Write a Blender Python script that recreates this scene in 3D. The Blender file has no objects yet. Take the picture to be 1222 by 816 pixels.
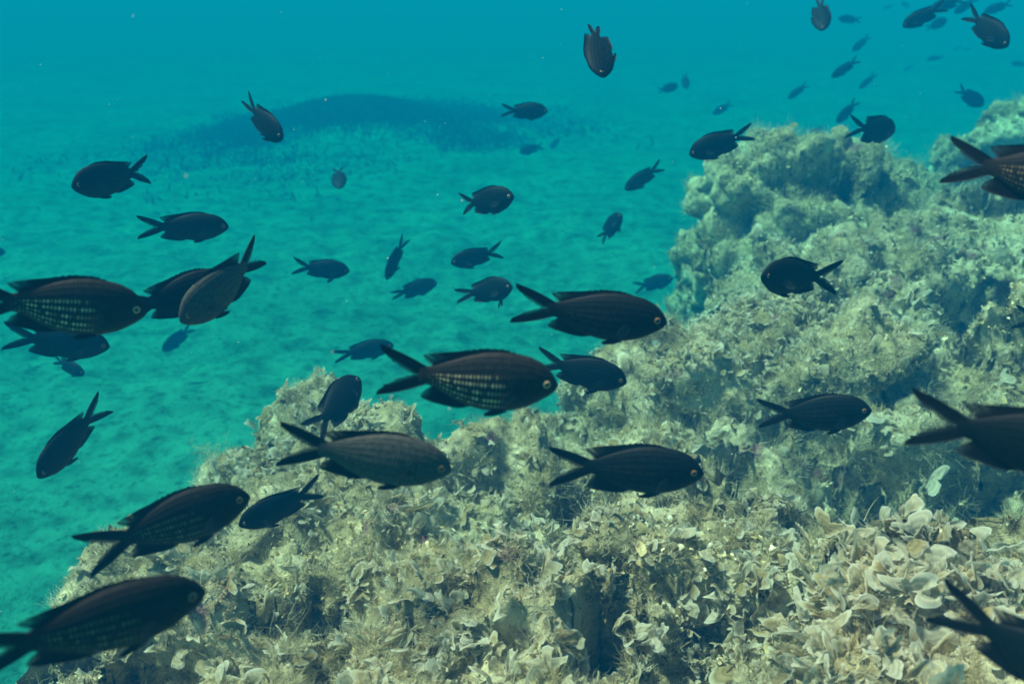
import bpy, bmesh, math, random
import numpy as np
from mathutils import Vector, Matrix
from mathutils.bvhtree import BVHTree

R = math.radians
random.seed(7)
rng = np.random.default_rng(7)
SC = bpy.context.scene
COL = SC.collection

# ------------------------------------------------------------------ camera
CAM_H = 1.30                      # metres above the sand
PITCH = 22.0                      # looking down
FPX = 1058.0                      # focal length in pixels of the 1222 px wide photograph
cam_d = bpy.data.cameras.new('camera')
cam = bpy.data.objects.new('camera', cam_d)
COL.objects.link(cam)
cam.location = (0, 0, CAM_H)
cam.rotation_euler = (R(90 - PITCH), 0, 0)
cam_d.sensor_width = 36.0
cam_d.lens = 36.0 * FPX / 1222.0
cam_d.clip_start = 0.02
cam_d.clip_end = 400
cam_d.dof.use_dof = True
cam_d.dof.focus_distance = 0.95
cam_d.dof.aperture_fstop = 8.0
SC.camera = cam

# ------------------------------------------------------------------ light
SUN_EL, SUN_AZ = 63.0, -92.0     # azimuth from +Y towards +X (negative: from the left)
world = bpy.data.worlds.new('World')
SC.world = world
world.use_nodes = True
wn = world.node_tree
bg = wn.nodes['Background']
sky = wn.nodes.new('ShaderNodeTexSky')
sky.sky_type = 'NISHITA'
sky.sun_disc = False
sky.sun_elevation = R(SUN_EL)
sky.sun_rotation = R(SUN_AZ)
wn.links.new(sky.outputs[0], bg.inputs[0])
bg.inputs[1].default_value = 0.045
sun_d = bpy.data.lights.new('sun', 'SUN')
sun = bpy.data.objects.new('sun', sun_d)
COL.objects.link(sun)
sun_d.energy = 5.0
sun_d.angle = R(7.0)
sun_d.color = (1.0, 0.62, 0.50)
_d = Vector((math.sin(R(SUN_AZ)) * math.cos(R(SUN_EL)), math.cos(R(SUN_AZ)) * math.cos(R(SUN_EL)), math.sin(R(SUN_EL))))
sun.rotation_euler = _d.to_track_quat('Z', 'Y').to_euler()
vs = SC.view_settings
vs.view_transform = 'Standard'
vs.look = 'None'
vs.exposure = 1.12
vs.gamma = 1.0
vs.use_curve_mapping = False
SC.cycles.use_denoising = True
SC.cycles.filter_width = 1.7
SC.cycles.max_bounces = 6
SC.cycles.diffuse_bounces = 2
SC.cycles.glossy_bounces = 2
SC.cycles.transmission_bounces = 3
SC.cycles.transparent_max_bounces = 8
SC.cycles.volume_bounces = 0

# ------------------------------------------------------------------ helpers
cF = Vector((0, math.cos(R(PITCH)), -math.sin(R(PITCH))))
cU = Vector((0, math.sin(R(PITCH)), math.cos(R(PITCH))))
cR = Vector((1, 0, 0))
CAMP = Vector((0, 0, CAM_H))


def P(px, py, t):
    """the point t metres in front of the camera that the photograph shows at (px, py)"""
    return CAMP + t * (cF + cR * ((px - 611.0) / FPX) + cU * ((408.0 - py) / FPX))


def project(p):
    """p: (n, 3) array -> px, py, depth"""
    q = p - np.array(CAMP)
    t = q @ np.array(cF)
    return 611 + FPX * (q @ np.array(cR)) / t, 408 - FPX * (q @ np.array(cU)) / t, t


def tag(o, label=None, cat=None, group=None, kind=None):
    if label: o['label'] = label
    if cat: o['category'] = cat
    if group: o['group'] = group
    if kind: o['kind'] = kind
    return o


def mesh_np(name, verts, faces, smooth=True):
    """verts (n,3), faces (m,k) with one k"""
    me = bpy.data.meshes.new(name)
    verts = np.asarray(verts, dtype=np.float32)
    faces = np.asarray(faces, dtype=np.int32)
    m, k = faces.shape
    me.vertices.add(len(verts))
    me.vertices.foreach_set('co', verts.ravel())
    me.loops.add(m * k)
    me.loops.foreach_set('vertex_index', faces.ravel())
    me.polygons.add(m)
    me.polygons.foreach_set('loop_start', np.arange(0, m * k, k, dtype=np.int32))
    me.update(calc_edges=True)
    if smooth:
        me.polygons.foreach_set('use_smooth', np.ones(m, dtype=bool))
    me.validate()
    return me


def add_obj(name, me, mat=None, parent=None):
    o = bpy.data.objects.new(name, me)
    COL.objects.link(o)
    if mat is not None and not me.materials:
        me.materials.append(mat)
    if parent is not None:
        o.parent = parent
    return o


def set_tint(me, cols):
    at = me.color_attributes.new('tint', 'FLOAT_COLOR', 'POINT')
    c = np.ones((len(cols), 4), dtype=np.float32)
    c[:, :3] = cols
    at.data.foreach_set('color', c.ravel())


def _hash(ix, iy, iz, seed):
    h = (ix.astype(np.int64) * 374761393 + iy.astype(np.int64) * 668265263 + iz.astype(np.int64) * 2147483647 + seed * 1274126177) & 0xFFFFFFFF
    h = ((h ^ (h >> 13)) * 1274126177) & 0xFFFFFFFF
    h = ((h ^ (h >> 16)) * 2246822519) & 0xFFFFFFFF
    return (h ^ (h >> 15)) & 0xFFFFFFFF


def vnoise(p, scale, seed=0):
    """smooth value noise in -1..1, p (n,3)"""
    q = np.asarray(p, dtype=np.float64) * scale + 1000.0
    i = np.floor(q).astype(np.int64)
    f = q - i
    f = f * f * f * (f * (f * 6 - 15) + 10)
    out = 0
    for dx in (0, 1):
        wx = f[:, 0] if dx else 1 - f[:, 0]
        for dy in (0, 1):
            wy = f[:, 1] if dy else 1 - f[:, 1]
            for dz in (0, 1):
                wz = f[:, 2] if dz else 1 - f[:, 2]
                out = out + wx * wy * wz * (_hash(i[:, 0] + dx, i[:, 1] + dy, i[:, 2] + dz, seed) / 4294967295.0 * 2 - 1)
    return out


def fbm(p, scale, seed=0, octaves=3, gain=0.5):
    a, s, tot = 1.0, scale, 0.0
    for k in range(octaves):
        tot = tot + a * vnoise(p, s, seed + k * 17)
        a *= gain
        s *= 2.03
    return tot


def cells(p, scale, seed=0):
    """distance to the nearest jittered cell point (0..~1)"""
    q = np.asarray(p, dtype=np.float64) * scale + 1000.0
    i = np.floor(q).astype(np.int64)
    f = q - i
    best = np.full(len(q), 9.0)
    for dx in (-1, 0, 1):
        for dy in (-1, 0, 1):
            for dz in (-1, 0, 1):
                a, b, c = i[:, 0] + dx, i[:, 1] + dy, i[:, 2] + dz
                jx = _hash(a, b, c, seed) / 4294967295.0
                jy = _hash(a, b, c, seed + 5) / 4294967295.0
                jz = _hash(a, b, c, seed + 9) / 4294967295.0
                d = (dx + jx - f[:, 0]) ** 2 + (dy + jy - f[:, 1]) ** 2 + (dz + jz - f[:, 2]) ** 2
                best = np.minimum(best, d)
    return np.sqrt(best)


# ------------------------------------------------------------------ materials
def new_mat(name):
    m = bpy.data.materials.new(name)
    m.use_nodes = True
    nt = m.node_tree
    return m, nt, nt.nodes['Principled BSDF'], nt.nodes['Material Output']


def node(nt, kind, **kw):
    n = nt.nodes.new(kind)
    for k, v in kw.items():
        if k == 'op': n.operation = v
        else: n.inputs[k].default_value = v
    return n


def ramp(nt, src, stops):
    r = nt.nodes.new('ShaderNodeValToRGB')
    e = r.color_ramp.elements
    while len(e) < len(stops): e.new(0.5)
    for x, (pos, col) in zip(e, stops):
        x.position = pos
        x.color = (*col, 1)
    nt.links.new(src, r.inputs[0])
    return r


def mix_rgb(nt, fac, a, b, blend='MIX'):
    m = nt.nodes.new('ShaderNodeMix')
    m.data_type = 'RGBA'
    m.blend_type = blend
    for s, v in ((0, fac), (6, a), (7, b)):
        if hasattr(v, 'is_linked') or hasattr(v, 'links'): nt.links.new(v, m.inputs[s])
        elif s == 0: m.inputs[0].default_value = v
        else: m.inputs[s].default_value = (*v, 1)
    return m.outputs[2]


def mat_rock(name, dark, mid, light, s=1.0):
    m, nt, b, out = new_mat(name)
    L = nt.links.new
    tc = nt.nodes.new('ShaderNodeTexCoord')
    n1 = node(nt, 'ShaderNodeTexNoise', Scale=7 * s, Detail=8.0, Roughness=0.65)
    n2 = node(nt, 'ShaderNodeTexNoise', Scale=55 * s, Detail=6.0, Roughness=0.7)
    n3 = node(nt, 'ShaderNodeTexNoise', Scale=260 * s, Detail=3.0, Roughness=0.7)
    n4 = node(nt, 'ShaderNodeTexNoise', Scale=13 * s, Detail=2.0)
    vo = node(nt, 'ShaderNodeTexVoronoi', Scale=70 * s)
    for n in (n1, n2, n3, n4, vo): L(tc.outputs['Object'], n.inputs['Vector'])
    r1 = ramp(nt, n1.outputs[0], [(0.32, dark), (0.47, mid), (0.62, light)])
    r2 = ramp(nt, n2.outputs[0], [(0.33, (0.25, 0.24, 0.2)), (0.5, (0.9, 0.9, 0.9)), (0.7, (1.35, 1.33, 1.25))])
    c = mix_rgb(nt, 1.0, r1.outputs[0], r2.outputs[0], 'MULTIPLY')
    r4 = ramp(nt, n4.outputs[0], [(0.66, (0, 0, 0)), (0.72, (1, 1, 1))])
    c = mix_rgb(nt, r4.outputs[0], c, (0.26, 0.12, 0.13))
    r3 = ramp(nt, n3.outputs[0], [(0.62, (0, 0, 0)), (0.74, (0.6, 0.6, 0.6))])
    c = mix_rgb(nt, r3.outputs[0], c, (0.62, 0.6, 0.5))
    L(c, b.inputs['Base Color'])
    b.inputs['Roughness'].default_value = 0.9
    b.inputs['Specular IOR Level'].default_value = 0.1
    h = nt.nodes.new('ShaderNodeMath'); h.operation = 'ADD'
    L(n2.outputs[0], h.inputs[0]); L(n3.outputs[0], h.inputs[1])
    h2 = nt.nodes.new('ShaderNodeMath'); h2.operation = 'ADD'
    L(h.outputs[0], h2.inputs[0]); L(vo.outputs[0], h2.inputs[1])
    bp = node(nt, 'ShaderNodeBump', Strength=0.9, Distance=0.006 / s)
    L(h2.outputs[0], bp.inputs['Height'])
    L(bp.outputs[0], b.inputs['Normal'])
    return m


def mat_flake(name, translucency=0.35, noise_scale=120, gain=1.0):
    m, nt, b, out = new_mat(name)
    L = nt.links.new
    at = nt.nodes.new('ShaderNodeAttribute'); at.attribute_name = 'tint'
    tc = nt.nodes.new('ShaderNodeTexCoord')
    n = node(nt, 'ShaderNodeTexNoise', Scale=noise_scale, Detail=4.0, Roughness=0.7)
    L(tc.outputs['Object'], n.inputs['Vector'])
    r = ramp(nt, n.outputs[0], [(0.3, (0.66 * gain, 0.62 * gain, 0.55 * gain)), (0.65, (1.17 * gain,) * 3)])
    c = mix_rgb(nt, 1.0, at.outputs['Color'], r.outputs[0], 'MULTIPLY')
    L(c, b.inputs['Base Color'])
    b.inputs['Roughness'].default_value = 0.75
    b.inputs['Specular IOR Level'].default_value = 0.15
    tr = nt.nodes.new('ShaderNodeBsdfTranslucent')
    L(c, tr.inputs[0])
    mx = nt.nodes.new('ShaderNodeMixShader')
    mx.inputs[0].default_value = translucency
    L(b.outputs[0], mx.inputs[1]); L(tr.outputs[0], mx.inputs[2])
    L(mx.outputs[0], out.inputs[0])
    return m


M = {}
M['rock'] = mat_rock('algae_covered_rock', (0.12, 0.09, 0.05), (0.42, 0.34, 0.19), (0.72, 0.62, 0.41))
M['rock_far'] = mat_rock('pale_rock', (0.15, 0.12, 0.065), (0.50, 0.40, 0.22), (0.76, 0.65, 0.41), 0.8)
M['turf'] = mat_flake('turf_algae', 0.3, gain=1.1)
M['fan'] = mat_flake('fan_algae', 0.5, 160, gain=1.1)
M['hair'] = mat_flake('hair_algae', 0.4, 60, gain=1.15)
M['grass'] = mat_flake('seagrass_blade', 0.2, 20)


def mat_sand():
    m, nt, b, out = new_mat('sand')
    L = nt.links.new
    tc = nt.nodes.new('ShaderNodeTexCoord')
    n1 = node(nt, 'ShaderNodeTexNoise', Scale=1.3, Detail=7.0, Roughness=0.62)
    n2 = node(nt, 'ShaderNodeTexNoise', Scale=9.0, Detail=6.0, Roughness=0.65)
    n3 = node(nt, 'ShaderNodeTexNoise', Scale=70.0, Detail=4.0, Roughness=0.7)
    for n in (n1, n2, n3): L(tc.outputs['Object'], n.inputs['Vector'])
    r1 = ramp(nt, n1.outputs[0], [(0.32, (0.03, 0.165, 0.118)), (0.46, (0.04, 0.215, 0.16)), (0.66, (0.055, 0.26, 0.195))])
    r2 = ramp(nt, n2.outputs[0], [(0.34, (0.45, 0.5, 0.47)), (0.52, (1, 1, 1)), (0.7, (1.25, 1.25, 1.2))])
    c = mix_rgb(nt, 1.0, r1.outputs[0], r2.outputs[0], 'MULTIPLY')
    n4 = node(nt, 'ShaderNodeTexNoise', Scale=32.0, Detail=5.0, Roughness=0.75)
    L(tc.outputs['Object'], n4.inputs['Vector'])
    r4 = ramp(nt, n4.outputs[0], [(0.36, (0.4, 0.45, 0.4)), (0.47, (1, 1, 1)), (0.66, (1.12, 1.12, 1.1)), (0.74, (1.9, 1.8, 1.7))])
    c = mix_rgb(nt, 1.0, c, r4.outputs[0], 'MULTIPLY')
    L(c, b.inputs['Base Color'])
    b.inputs['Roughness'].default_value = 0.95
    b.inputs['Specular IOR Level'].default_value = 0.05
    h = nt.nodes.new('ShaderNodeMath'); h.operation = 'MULTIPLY_ADD'
    L(n3.outputs[0], h.inputs[0]); h.inputs[1].default_value = 0.45; L(n2.outputs[0], h.inputs[2])
    bp = node(nt, 'ShaderNodeBump', Strength=0.6, Distance=0.04)
    L(h.outputs[0], bp.inputs['Height'])
    L(bp.outputs[0], b.inputs['Normal'])
    return m


M['sand'] = mat_sand()


def mat_fish(name, base, dots, dot_col=(0.30, 0.24, 0.11), belly=(0.05, 0.055, 0.06)):
    """dark skin with rows of small golden scale spots along the flank (UV: u along the body, v around it)"""
    m, nt, b, out = new_mat(name)
    L = nt.links.new
    uv = nt.nodes.new('ShaderNodeUVMap'); uv.uv_map = 'UVMap'
    sp = nt.nodes.new('ShaderNodeSeparateXYZ'); L(uv.outputs[0], sp.inputs[0])

    def ma(op, a, bb=None, cc=None):
        n = nt.nodes.new('ShaderNodeMath'); n.operation = op
        for i, v in enumerate((a, bb, cc)):
            if v is None: continue
            if hasattr(v, 'links'): L(v, n.inputs[i])
            else: n.inputs[i].default_value = v
        return n.outputs[0]
    u, v = sp.outputs[0], sp.outputs[1]
    fu = ma('ABSOLUTE', ma('SUBTRACT', ma('FRACT', ma('MULTIPLY', u, 50.0)), 0.5))
    fv = ma('ABSOLUTE', ma('SUBTRACT', ma('FRACT', ma('MULTIPLY', v, 22.0)), 0.5))
    d = ma('ADD', ma('MULTIPLY', fu, 0.75), fv)
    dot = nt.nodes.new('ShaderNodeMapRange'); dot.interpolation_type = 'SMOOTHSTEP'
    L(d, dot.inputs[0]); dot.inputs[1].default_value = 0.44; dot.inputs[2].default_value = 0.16
    # v: 0 back, 0.5 belly. spots between v .19 and .42, u .25 .. .7
    def band(x, a, bq, c, dq):
        m1 = nt.nodes.new('ShaderNodeMapRange'); m1.interpolation_type = 'SMOOTHSTEP'
        L(x, m1.inputs[0]); m1.inputs[1].default_value = a; m1.inputs[2].default_value = bq
        m2 = nt.nodes.new('ShaderNodeMapRange'); m2.interpolation_type = 'SMOOTHSTEP'
        L(x, m2.inputs[0]); m2.inputs[1].default_value = dq; m2.inputs[2].default_value = c
        return ma('MULTIPLY', m1.outputs[0], m2.outputs[0])
    msk = ma('MULTIPLY', band(u, 0.24, 0.38, 0.58, 0.74), band(v, 0.17, 0.23, 0.37, 0.43))
    nz = nt.nodes.new('ShaderNodeTexWhiteNoise'); nz.noise_dimensions = '2D'
    cb = nt.nodes.new('ShaderNodeCombineXYZ')
    L(ma('FLOOR', ma('MULTIPLY', u, 50.0)), cb.inputs[0]); L(ma('FLOOR', ma('MULTIPLY', v, 22.0)), cb.inputs[1])
    L(cb.outputs[0], nz.inputs['Vector'])
    nb = node(nt, 'ShaderNodeTexNoise', Scale=11.0, Detail=3.0)
    L(uv.outputs[0], nb.inputs['Vector'])
    f = ma('MULTIPLY', ma('MULTIPLY', dot.outputs[0], msk), ma('MULTIPLY', ma('MULTIPLY', nz.outputs[0], nb.outputs[0]), dots * 2.4))
    bl = nt.nodes.new('ShaderNodeMapRange'); bl.interpolation_type = 'SMOOTHSTEP'
    L(v, bl.inputs[0]); bl.inputs[1].default_value = 0.30; bl.inputs[2].default_value = 0.5
    c = mix_rgb(nt, bl.outputs[0], base, belly)
    n2 = node(nt, 'ShaderNodeTexNoise', Scale=30.0, Detail=4.0)
    L(uv.outputs[0], n2.inputs['Vector'])
    r2 = ramp(nt, n2.outputs[0], [(0.3, (0.65,) * 3), (0.7, (1.4,) * 3)])
    c = mix_rgb(nt, 1.0, c, r2.outputs[0], 'MULTIPLY')
    c = mix_rgb(nt, f, c, dot_col)
    # gill cover edge and the black spot at the base of the breast fin
    gv = ma('SUBTRACT', v, 0.27)
    gl = ma('ABSOLUTE', ma('SUBTRACT', u, ma('SUBTRACT', 0.205, ma('MULTIPLY', ma('MULTIPLY', gv, gv), 3.2))))
    gm = nt.nodes.new('ShaderNodeMapRange'); L(gl, gm.inputs[0]); gm.inputs[1].default_value = 0.006; gm.inputs[2].default_value = 0.001
    gz = ma('MULTIPLY', gm.outputs[0], band(v, 0.12, 0.18, 0.38, 0.44))
    su, sv = ma('MULTIPLY', ma('SUBTRACT', u, 0.232), 1.0), ma('MULTIPLY', ma('SUBTRACT', v, 0.285), 0.55)
    sd = ma('SQRT', ma('ADD', ma('MULTIPLY', su, su), ma('MULTIPLY', sv, sv)))
    sm = nt.nodes.new('ShaderNodeMapRange'); L(sd, sm.inputs[0]); sm.inputs[1].default_value = 0.016; sm.inputs[2].default_value = 0.008
    c = mix_rgb(nt, ma('MAXIMUM', ma('MULTIPLY', gz, 0.7), sm.outputs[0]), c, (0.002, 0.002, 0.003))
    L(c, b.inputs['Base Color'])
    b.inputs['Roughness'].default_value = 0.6
    b.inputs['Specular IOR Level'].default_value = 0.12
    bp = node(nt, 'ShaderNodeBump', Strength=0.12, Distance=0.006)
    L(d, bp.inputs['Height']); L(bp.outputs[0], b.inputs['Normal'])
    return m


def mat_plain(name, col, rough=0.6, spec=0.2, alpha=1.0):
    m, nt, b, out = new_mat(name)
    n = node(nt, 'ShaderNodeTexNoise', Scale=40.0, Detail=3.0)
    tc = nt.nodes.new('ShaderNodeTexCoord')
    nt.links.new(tc.outputs['Object'], n.inputs['Vector'])
    r = ramp(nt, n.outputs[0], [(0.3, tuple(c * 0.7 for c in col)), (0.7, tuple(c * 1.3 for c in col))])
    nt.links.new(r.outputs[0], b.inputs['Base Color'])
    b.inputs['Roughness'].default_value = rough
    b.inputs['Specular IOR Level'].default_value = spec
    b.inputs['Alpha'].default_value = alpha
    return m


M['skin_gold'] = mat_fish('fish_skin_gold_spotted', (0.017, 0.016, 0.014), 1.05, (0.74, 0.54, 0.30), (0.060, 0.056, 0.052))
M['skin_brown'] = mat_fish('fish_skin_brown', (0.012, 0.0105, 0.010), 0.7, (0.30, 0.21, 0.11), (0.024, 0.024, 0.027))
M['skin_grey'] = mat_fish('fish_skin_grey', (0.052, 0.055, 0.050), 0.4, (0.18, 0.15, 0.08), (0.075, 0.072, 0.07))
M['skin_dark'] = mat_fish('fish_skin_dark', (0.004, 0.007, 0.009), 0.18, (0.16, 0.12, 0.06), (0.018, 0.019, 0.022))
M['skin_black'] = mat_fish('fish_skin_black', (0.003, 0.006, 0.008), 0.03, (0.1, 0.08, 0.05), (0.010, 0.012, 0.015))
def mat_fin():
    """dark fin; the soft rear margins (attribute 'tint' red) are thin and let light through between the rays"""
    m, nt, b, out = new_mat('fish_fin')
    at = nt.nodes.new('ShaderNodeAttribute'); at.attribute_name = 'tint'
    sp = nt.nodes.new('ShaderNodeSeparateColor'); nt.links.new(at.outputs['Color'], sp.inputs[0])
    w = nt.nodes.new('ShaderNodeMath'); w.operation = 'MULTIPLY'
    nt.links.new(sp.outputs[1], w.inputs[0]); w.inputs[1].default_value = 60.0
    sn = nt.nodes.new('ShaderNodeMath'); sn.operation = 'SINE'; nt.links.new(w.outputs[0], sn.inputs[0])
    ra = nt.nodes.new('ShaderNodeMapRange'); nt.links.new(sn.outputs[0], ra.inputs[0])
    ra.inputs[1].default_value = -0.6; ra.inputs[2].default_value = 0.6; ra.inputs[3].default_value = 0.5; ra.inputs[4].default_value = 1.0
    cl = nt.nodes.new('ShaderNodeMath'); cl.operation = 'MULTIPLY'
    nt.links.new(sp.outputs[0], cl.inputs[0]); nt.links.new(ra.outputs[0], cl.inputs[1])
    al = nt.nodes.new('ShaderNodeMath'); al.operation = 'SUBTRACT'; al.use_clamp = True
    al.inputs[0].default_value = 1.0; nt.links.new(cl.outputs[0], al.inputs[1])
    nt.links.new(al.outputs[0], b.inputs['Alpha'])
    c = mix_rgb(nt, sp.outputs[0], (0.006, 0.006, 0.008), (0.05, 0.055, 0.06))
    nt.links.new(c, b.inputs['Base Color'])
    b.inputs['Roughness'].default_value = 0.6
    b.inputs['Specular IOR Level'].default_value = 0.12
    return m


M['fin'] = mat_fin()
M['fin_clear'] = mat_plain('fish_fin_clear', (0.04, 0.05, 0.06), 0.6, 0.1, 0.28)
M['iris'] = mat_plain('fish_iris', (0.26, 0.13, 0.05), 0.35, 0.5)
M['iris_pale'] = mat_plain('fish_iris_pale', (0.55, 0.38, 0.20), 0.35, 0.5)
M['pupil'] = mat_plain('fish_pupil', (0.003, 0.003, 0.004), 0.15, 0.5)
M['speck'] = mat_plain('drifting_speck', (0.75, 0.78, 0.72), 0.6, 0.2)
M['twig'] = mat_plain('pale_twig', (0.62, 0.50, 0.50), 0.8, 0.1)


# ------------------------------------------------------------------ sea water: one closed box of coloured volume
def build_water():
    bm = bmesh.new()
    bmesh.ops.create_cube(bm, size=1.0)
    x0, x1, y0, y1, z0, z1 = -60, 60, -60, 60, -1.3, CAM_H + 0.25
    for v in bm.verts:
        v.co = ((v.co.x + .5) * (x1 - x0) + x0, (v.co.y + .5) * (y1 - y0) + y0, (v.co.z + .5) * (z1 - z0) + z0)
    me = bpy.data.meshes.new('haze'); bm.to_mesh(me); bm.free()
    m = bpy.data.materials.new('sea_water')
    m.use_nodes = True
    nt = m.node_tree
    for n in list(nt.nodes):
        if n.type == 'BSDF_PRINCIPLED': nt.nodes.remove(n)
    pv = nt.nodes.new('ShaderNodeVolumePrincipled')
    D = 0.58                                        # red extinction per metre
    sig_s = (0.0002, 0.053, 0.126)                  # scattering per metre
    sig_t = (D, 0.113, 0.180)                       # extinction per metre
    col = [s / D for s in sig_s]
    ab = [max(0.0, 1 - ((t - s) / D) / (1 - c)) ** 2 for s, t, c in zip(sig_s, sig_t, col)]
    pv.inputs['Color'].default_value = (*col, 1)
    pv.inputs['Absorption Color'].default_value = (*ab, 1)
    pv.inputs['Density'].default_value = D
    pv.inputs['Anisotropy'].default_value = 0.0
    nt.links.new(pv.outputs[0], nt.nodes['Material Output'].inputs['Volume'])
    o = add_obj('haze', me, m)
    tag(o, 'clear turquoise sea water fading into blue distance', 'sea water', kind='stuff')


build_water()


# ------------------------------------------------------------------ sea bed
def build_sand():
    n = 420
    u = np.linspace(-1, 1, n)
    b = 6.0
    w = np.sign(u) * (np.exp(b * np.abs(u)) - 1) / (np.exp(b) - 1) * 55
    X, Y = np.meshgrid(w, w + 1.6, indexing='ij')
    p = np.stack([X.ravel(), Y.ravel(), np.zeros(n * n)], 1)
    r = np.hypot(p[:, 0], p[:, 1] - 1.6)
    fade = np.clip(1.5 / (r + 0.5), 0.0, 1)
    z = fbm(p, 0.45, 3, 3) * 0.04 + (fbm(p, 2.6, 11, 3) * 0.022 + fbm(p, 11, 21, 2) * 0.012) * np.clip(4 / (r + 1), 0, 1)
    z += 0.30 * np.exp(-((p[:, 0] + 1.45) / 0.95) ** 2 - ((p[:, 1] - 8.5) / 1.0) ** 2)     # low mound under the far sea grass
    p[:, 2] = z
    i = np.arange(n * n).reshape(n, n)
    f = np.stack([i[:-1, :-1], i[1:, :-1], i[1:, 1:], i[:-1, 1:]], -1).reshape(-1, 4)
    o = add_obj('sea_bed', mesh_np('sea_bed', p, f), M['sand'])
    tag(o, 'pale rippled sand of the sea bed', 'sea bed', kind='structure')


build_sand()


# ------------------------------------------------------------------ rocks
def blob(bm, c, r, e=1.0, rot=0.0):
    """a super-ellipsoid; e below 1 is boxier"""
    res = bmesh.ops.create_icosphere(bm, subdivisions=4, radius=1.0)
    ca, sa = math.cos(R(rot)), math.sin(R(rot))
    for v in res['verts']:
        q = [math.copysign(abs(k) ** e, k) for k in v.co]
        m = 1.0
        x, y, z = q[0] * r[0], q[1] * r[1], q[2] * r[2]
        v.co = (c[0] + ca * x - sa * y, c[1] + sa * x + ca * y, c[2] + z)


def unit(v):
    return v / (np.linalg.norm(v, axis=-1, keepdims=True) + 1e-12)


def vert_normals(co, tri):
    n = np.cross(co[tri[:, 1]] - co[tri[:, 0]], co[tri[:, 2]] - co[tri[:, 0]])
    vn = np.zeros_like(co)
    for k in range(3): np.add.at(vn, tri[:, k], n)
    return vn / (np.linalg.norm(vn, axis=1, keepdims=True) + 1e-12)


def get_tris(me):
    me.calc_loop_triangles()
    t = np.empty(len(me.loop_triangles) * 3, dtype=np.int32)
    me.loop_triangles.foreach_get('vertices', t)
    return t.reshape(-1, 3)


ROCKS = []
# hollows in the rock, where the photograph shows dark recesses
DENTS = [(722, 735, 40, 55, 0.13), (868, 565, 42, 34, 0.13), (1110, 600, 150, 55, 0.14), (1195, 400, 50, 40, 0.12), (985, 208, 55, 22, 0.14), (385, 745, 26, 60, 0.12),
         (615, 745, 26, 26, 0.06), (690, 610, 24, 24, 0.05), (140, 790, 95, 30, 0.34), (1195, 215, 60, 30, 0.16), (840, 315, 40, 30, 0.08), (300, 540, 26, 22, 0.05),
         (840, 770, 24, 18, 0.06), (800, 700, 20, 16, 0.05), (1000, 640, 40, 20, 0.08), (560, 700, 22, 20, 0.05), (930, 500, 30, 26, 0.06), (470, 640, 30, 18, 0.05)]


def build_rock(name, label, cat, blobs, voxel, mat, amp=1.0, seed=0, pits=1.0, grain=1.0):
    bm = bmesh.new()
    for b in blobs: blob(bm, *b)
    me = bpy.data.meshes.new('tmp'); bm.to_mesh(me); bm.free()
    o = bpy.data.objects.new('tmp', me); COL.objects.link(o)
    md = o.modifiers.new('r', 'REMESH'); md.mode = 'VOXEL'; md.voxel_size = voxel
    sm = o.modifiers.new('s', 'SMOOTH'); sm.factor = 0.5; sm.iterations = int(0.05 / voxel)
    dg = bpy.context.evaluated_depsgraph_get()
    m2 = bpy.data.meshes.new_from_object(o.evaluated_get(dg))
    bpy.data.objects.remove(o); bpy.data.meshes.remove(me)
    co = np.empty(len(m2.vertices) * 3, dtype=np.float32)
    m2.vertices.foreach_get('co', co)
    co = co.reshape(-1, 3).astype(np.float64)
    tri = get_tris(m2)
    n = vert_normals(co, tri)
    w = co + 0.05 * np.stack([vnoise(co, 7, seed + k) for k in (1, 2, 3)], 1)
    d = fbm(w, 4.5, seed, 3) * 0.055 - np.clip(0.36 - cells(w, 6.0, seed + 4), 0, 1) * 0.22 * pits + np.clip(0.62 - cells(w, 8.5, seed + 14), -0.22, 0.5) * 0.085
    co = co + n * (d * amp)[:, None]
    n = vert_normals(co, tri)
    lump = 0.55 - cells(w, 17, seed + 31)
    hole = np.clip(0.36 - cells(w, 15, seed + 50), 0, 1) * np.clip(0.6 + vnoise(w, 5, seed + 60), 0, 1.4)
    d = np.clip(lump, -0.25, 0.5) * 0.06 - hole * 0.14 * pits + fbm(w, 30, seed + 7, 2) * 0.010
    bare = np.clip((hole - 0.05) * 9, 0, 1)
    co = co + n * (d * amp)[:, None]
    n = vert_normals(co, tri)
    d = (0.5 - cells(w, 70, seed + 77)) * 0.010 + fbm(co, 90, seed + 9, 2) * 0.0045
    co = co + n * (d * grain)[:, None]
    n = vert_normals(co, tri)
    px, py, t = project(co)
    view = unit(np.array(CAMP) - co)
    face = np.clip((n * view).sum(1) * 3, 0, 1)
    for dx, dy, rx, ry, dep in DENTS:
        g = np.exp(-(((px - dx) / rx) ** 2 + ((py - dy) / ry) ** 2) ** 1.5) * face * (t > 0.3)
        bare = np.maximum(bare, np.clip((g - 0.25) * 2, 0, 0.9))
        co = co + (np.array((0, 0, -0.75)) - view * 0.65) * (g * dep * np.clip(1 + 0.6 * fbm(co, 22, 5, 2), 0.2, 2))[:, None]
    m2.vertices.foreach_set('co', co.astype(np.float32).ravel())
    m2.polygons.foreach_set('use_smooth', np.ones(len(m2.polygons), dtype=bool))
    m2.update()
    m2.name = name
    m2.materials.clear()
    ob = add_obj(name, m2, mat)
    tag(ob, label, cat)
    ROCKS.append((ob, co, tri, vert_normals(co, tri), bare))
    return ob


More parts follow.
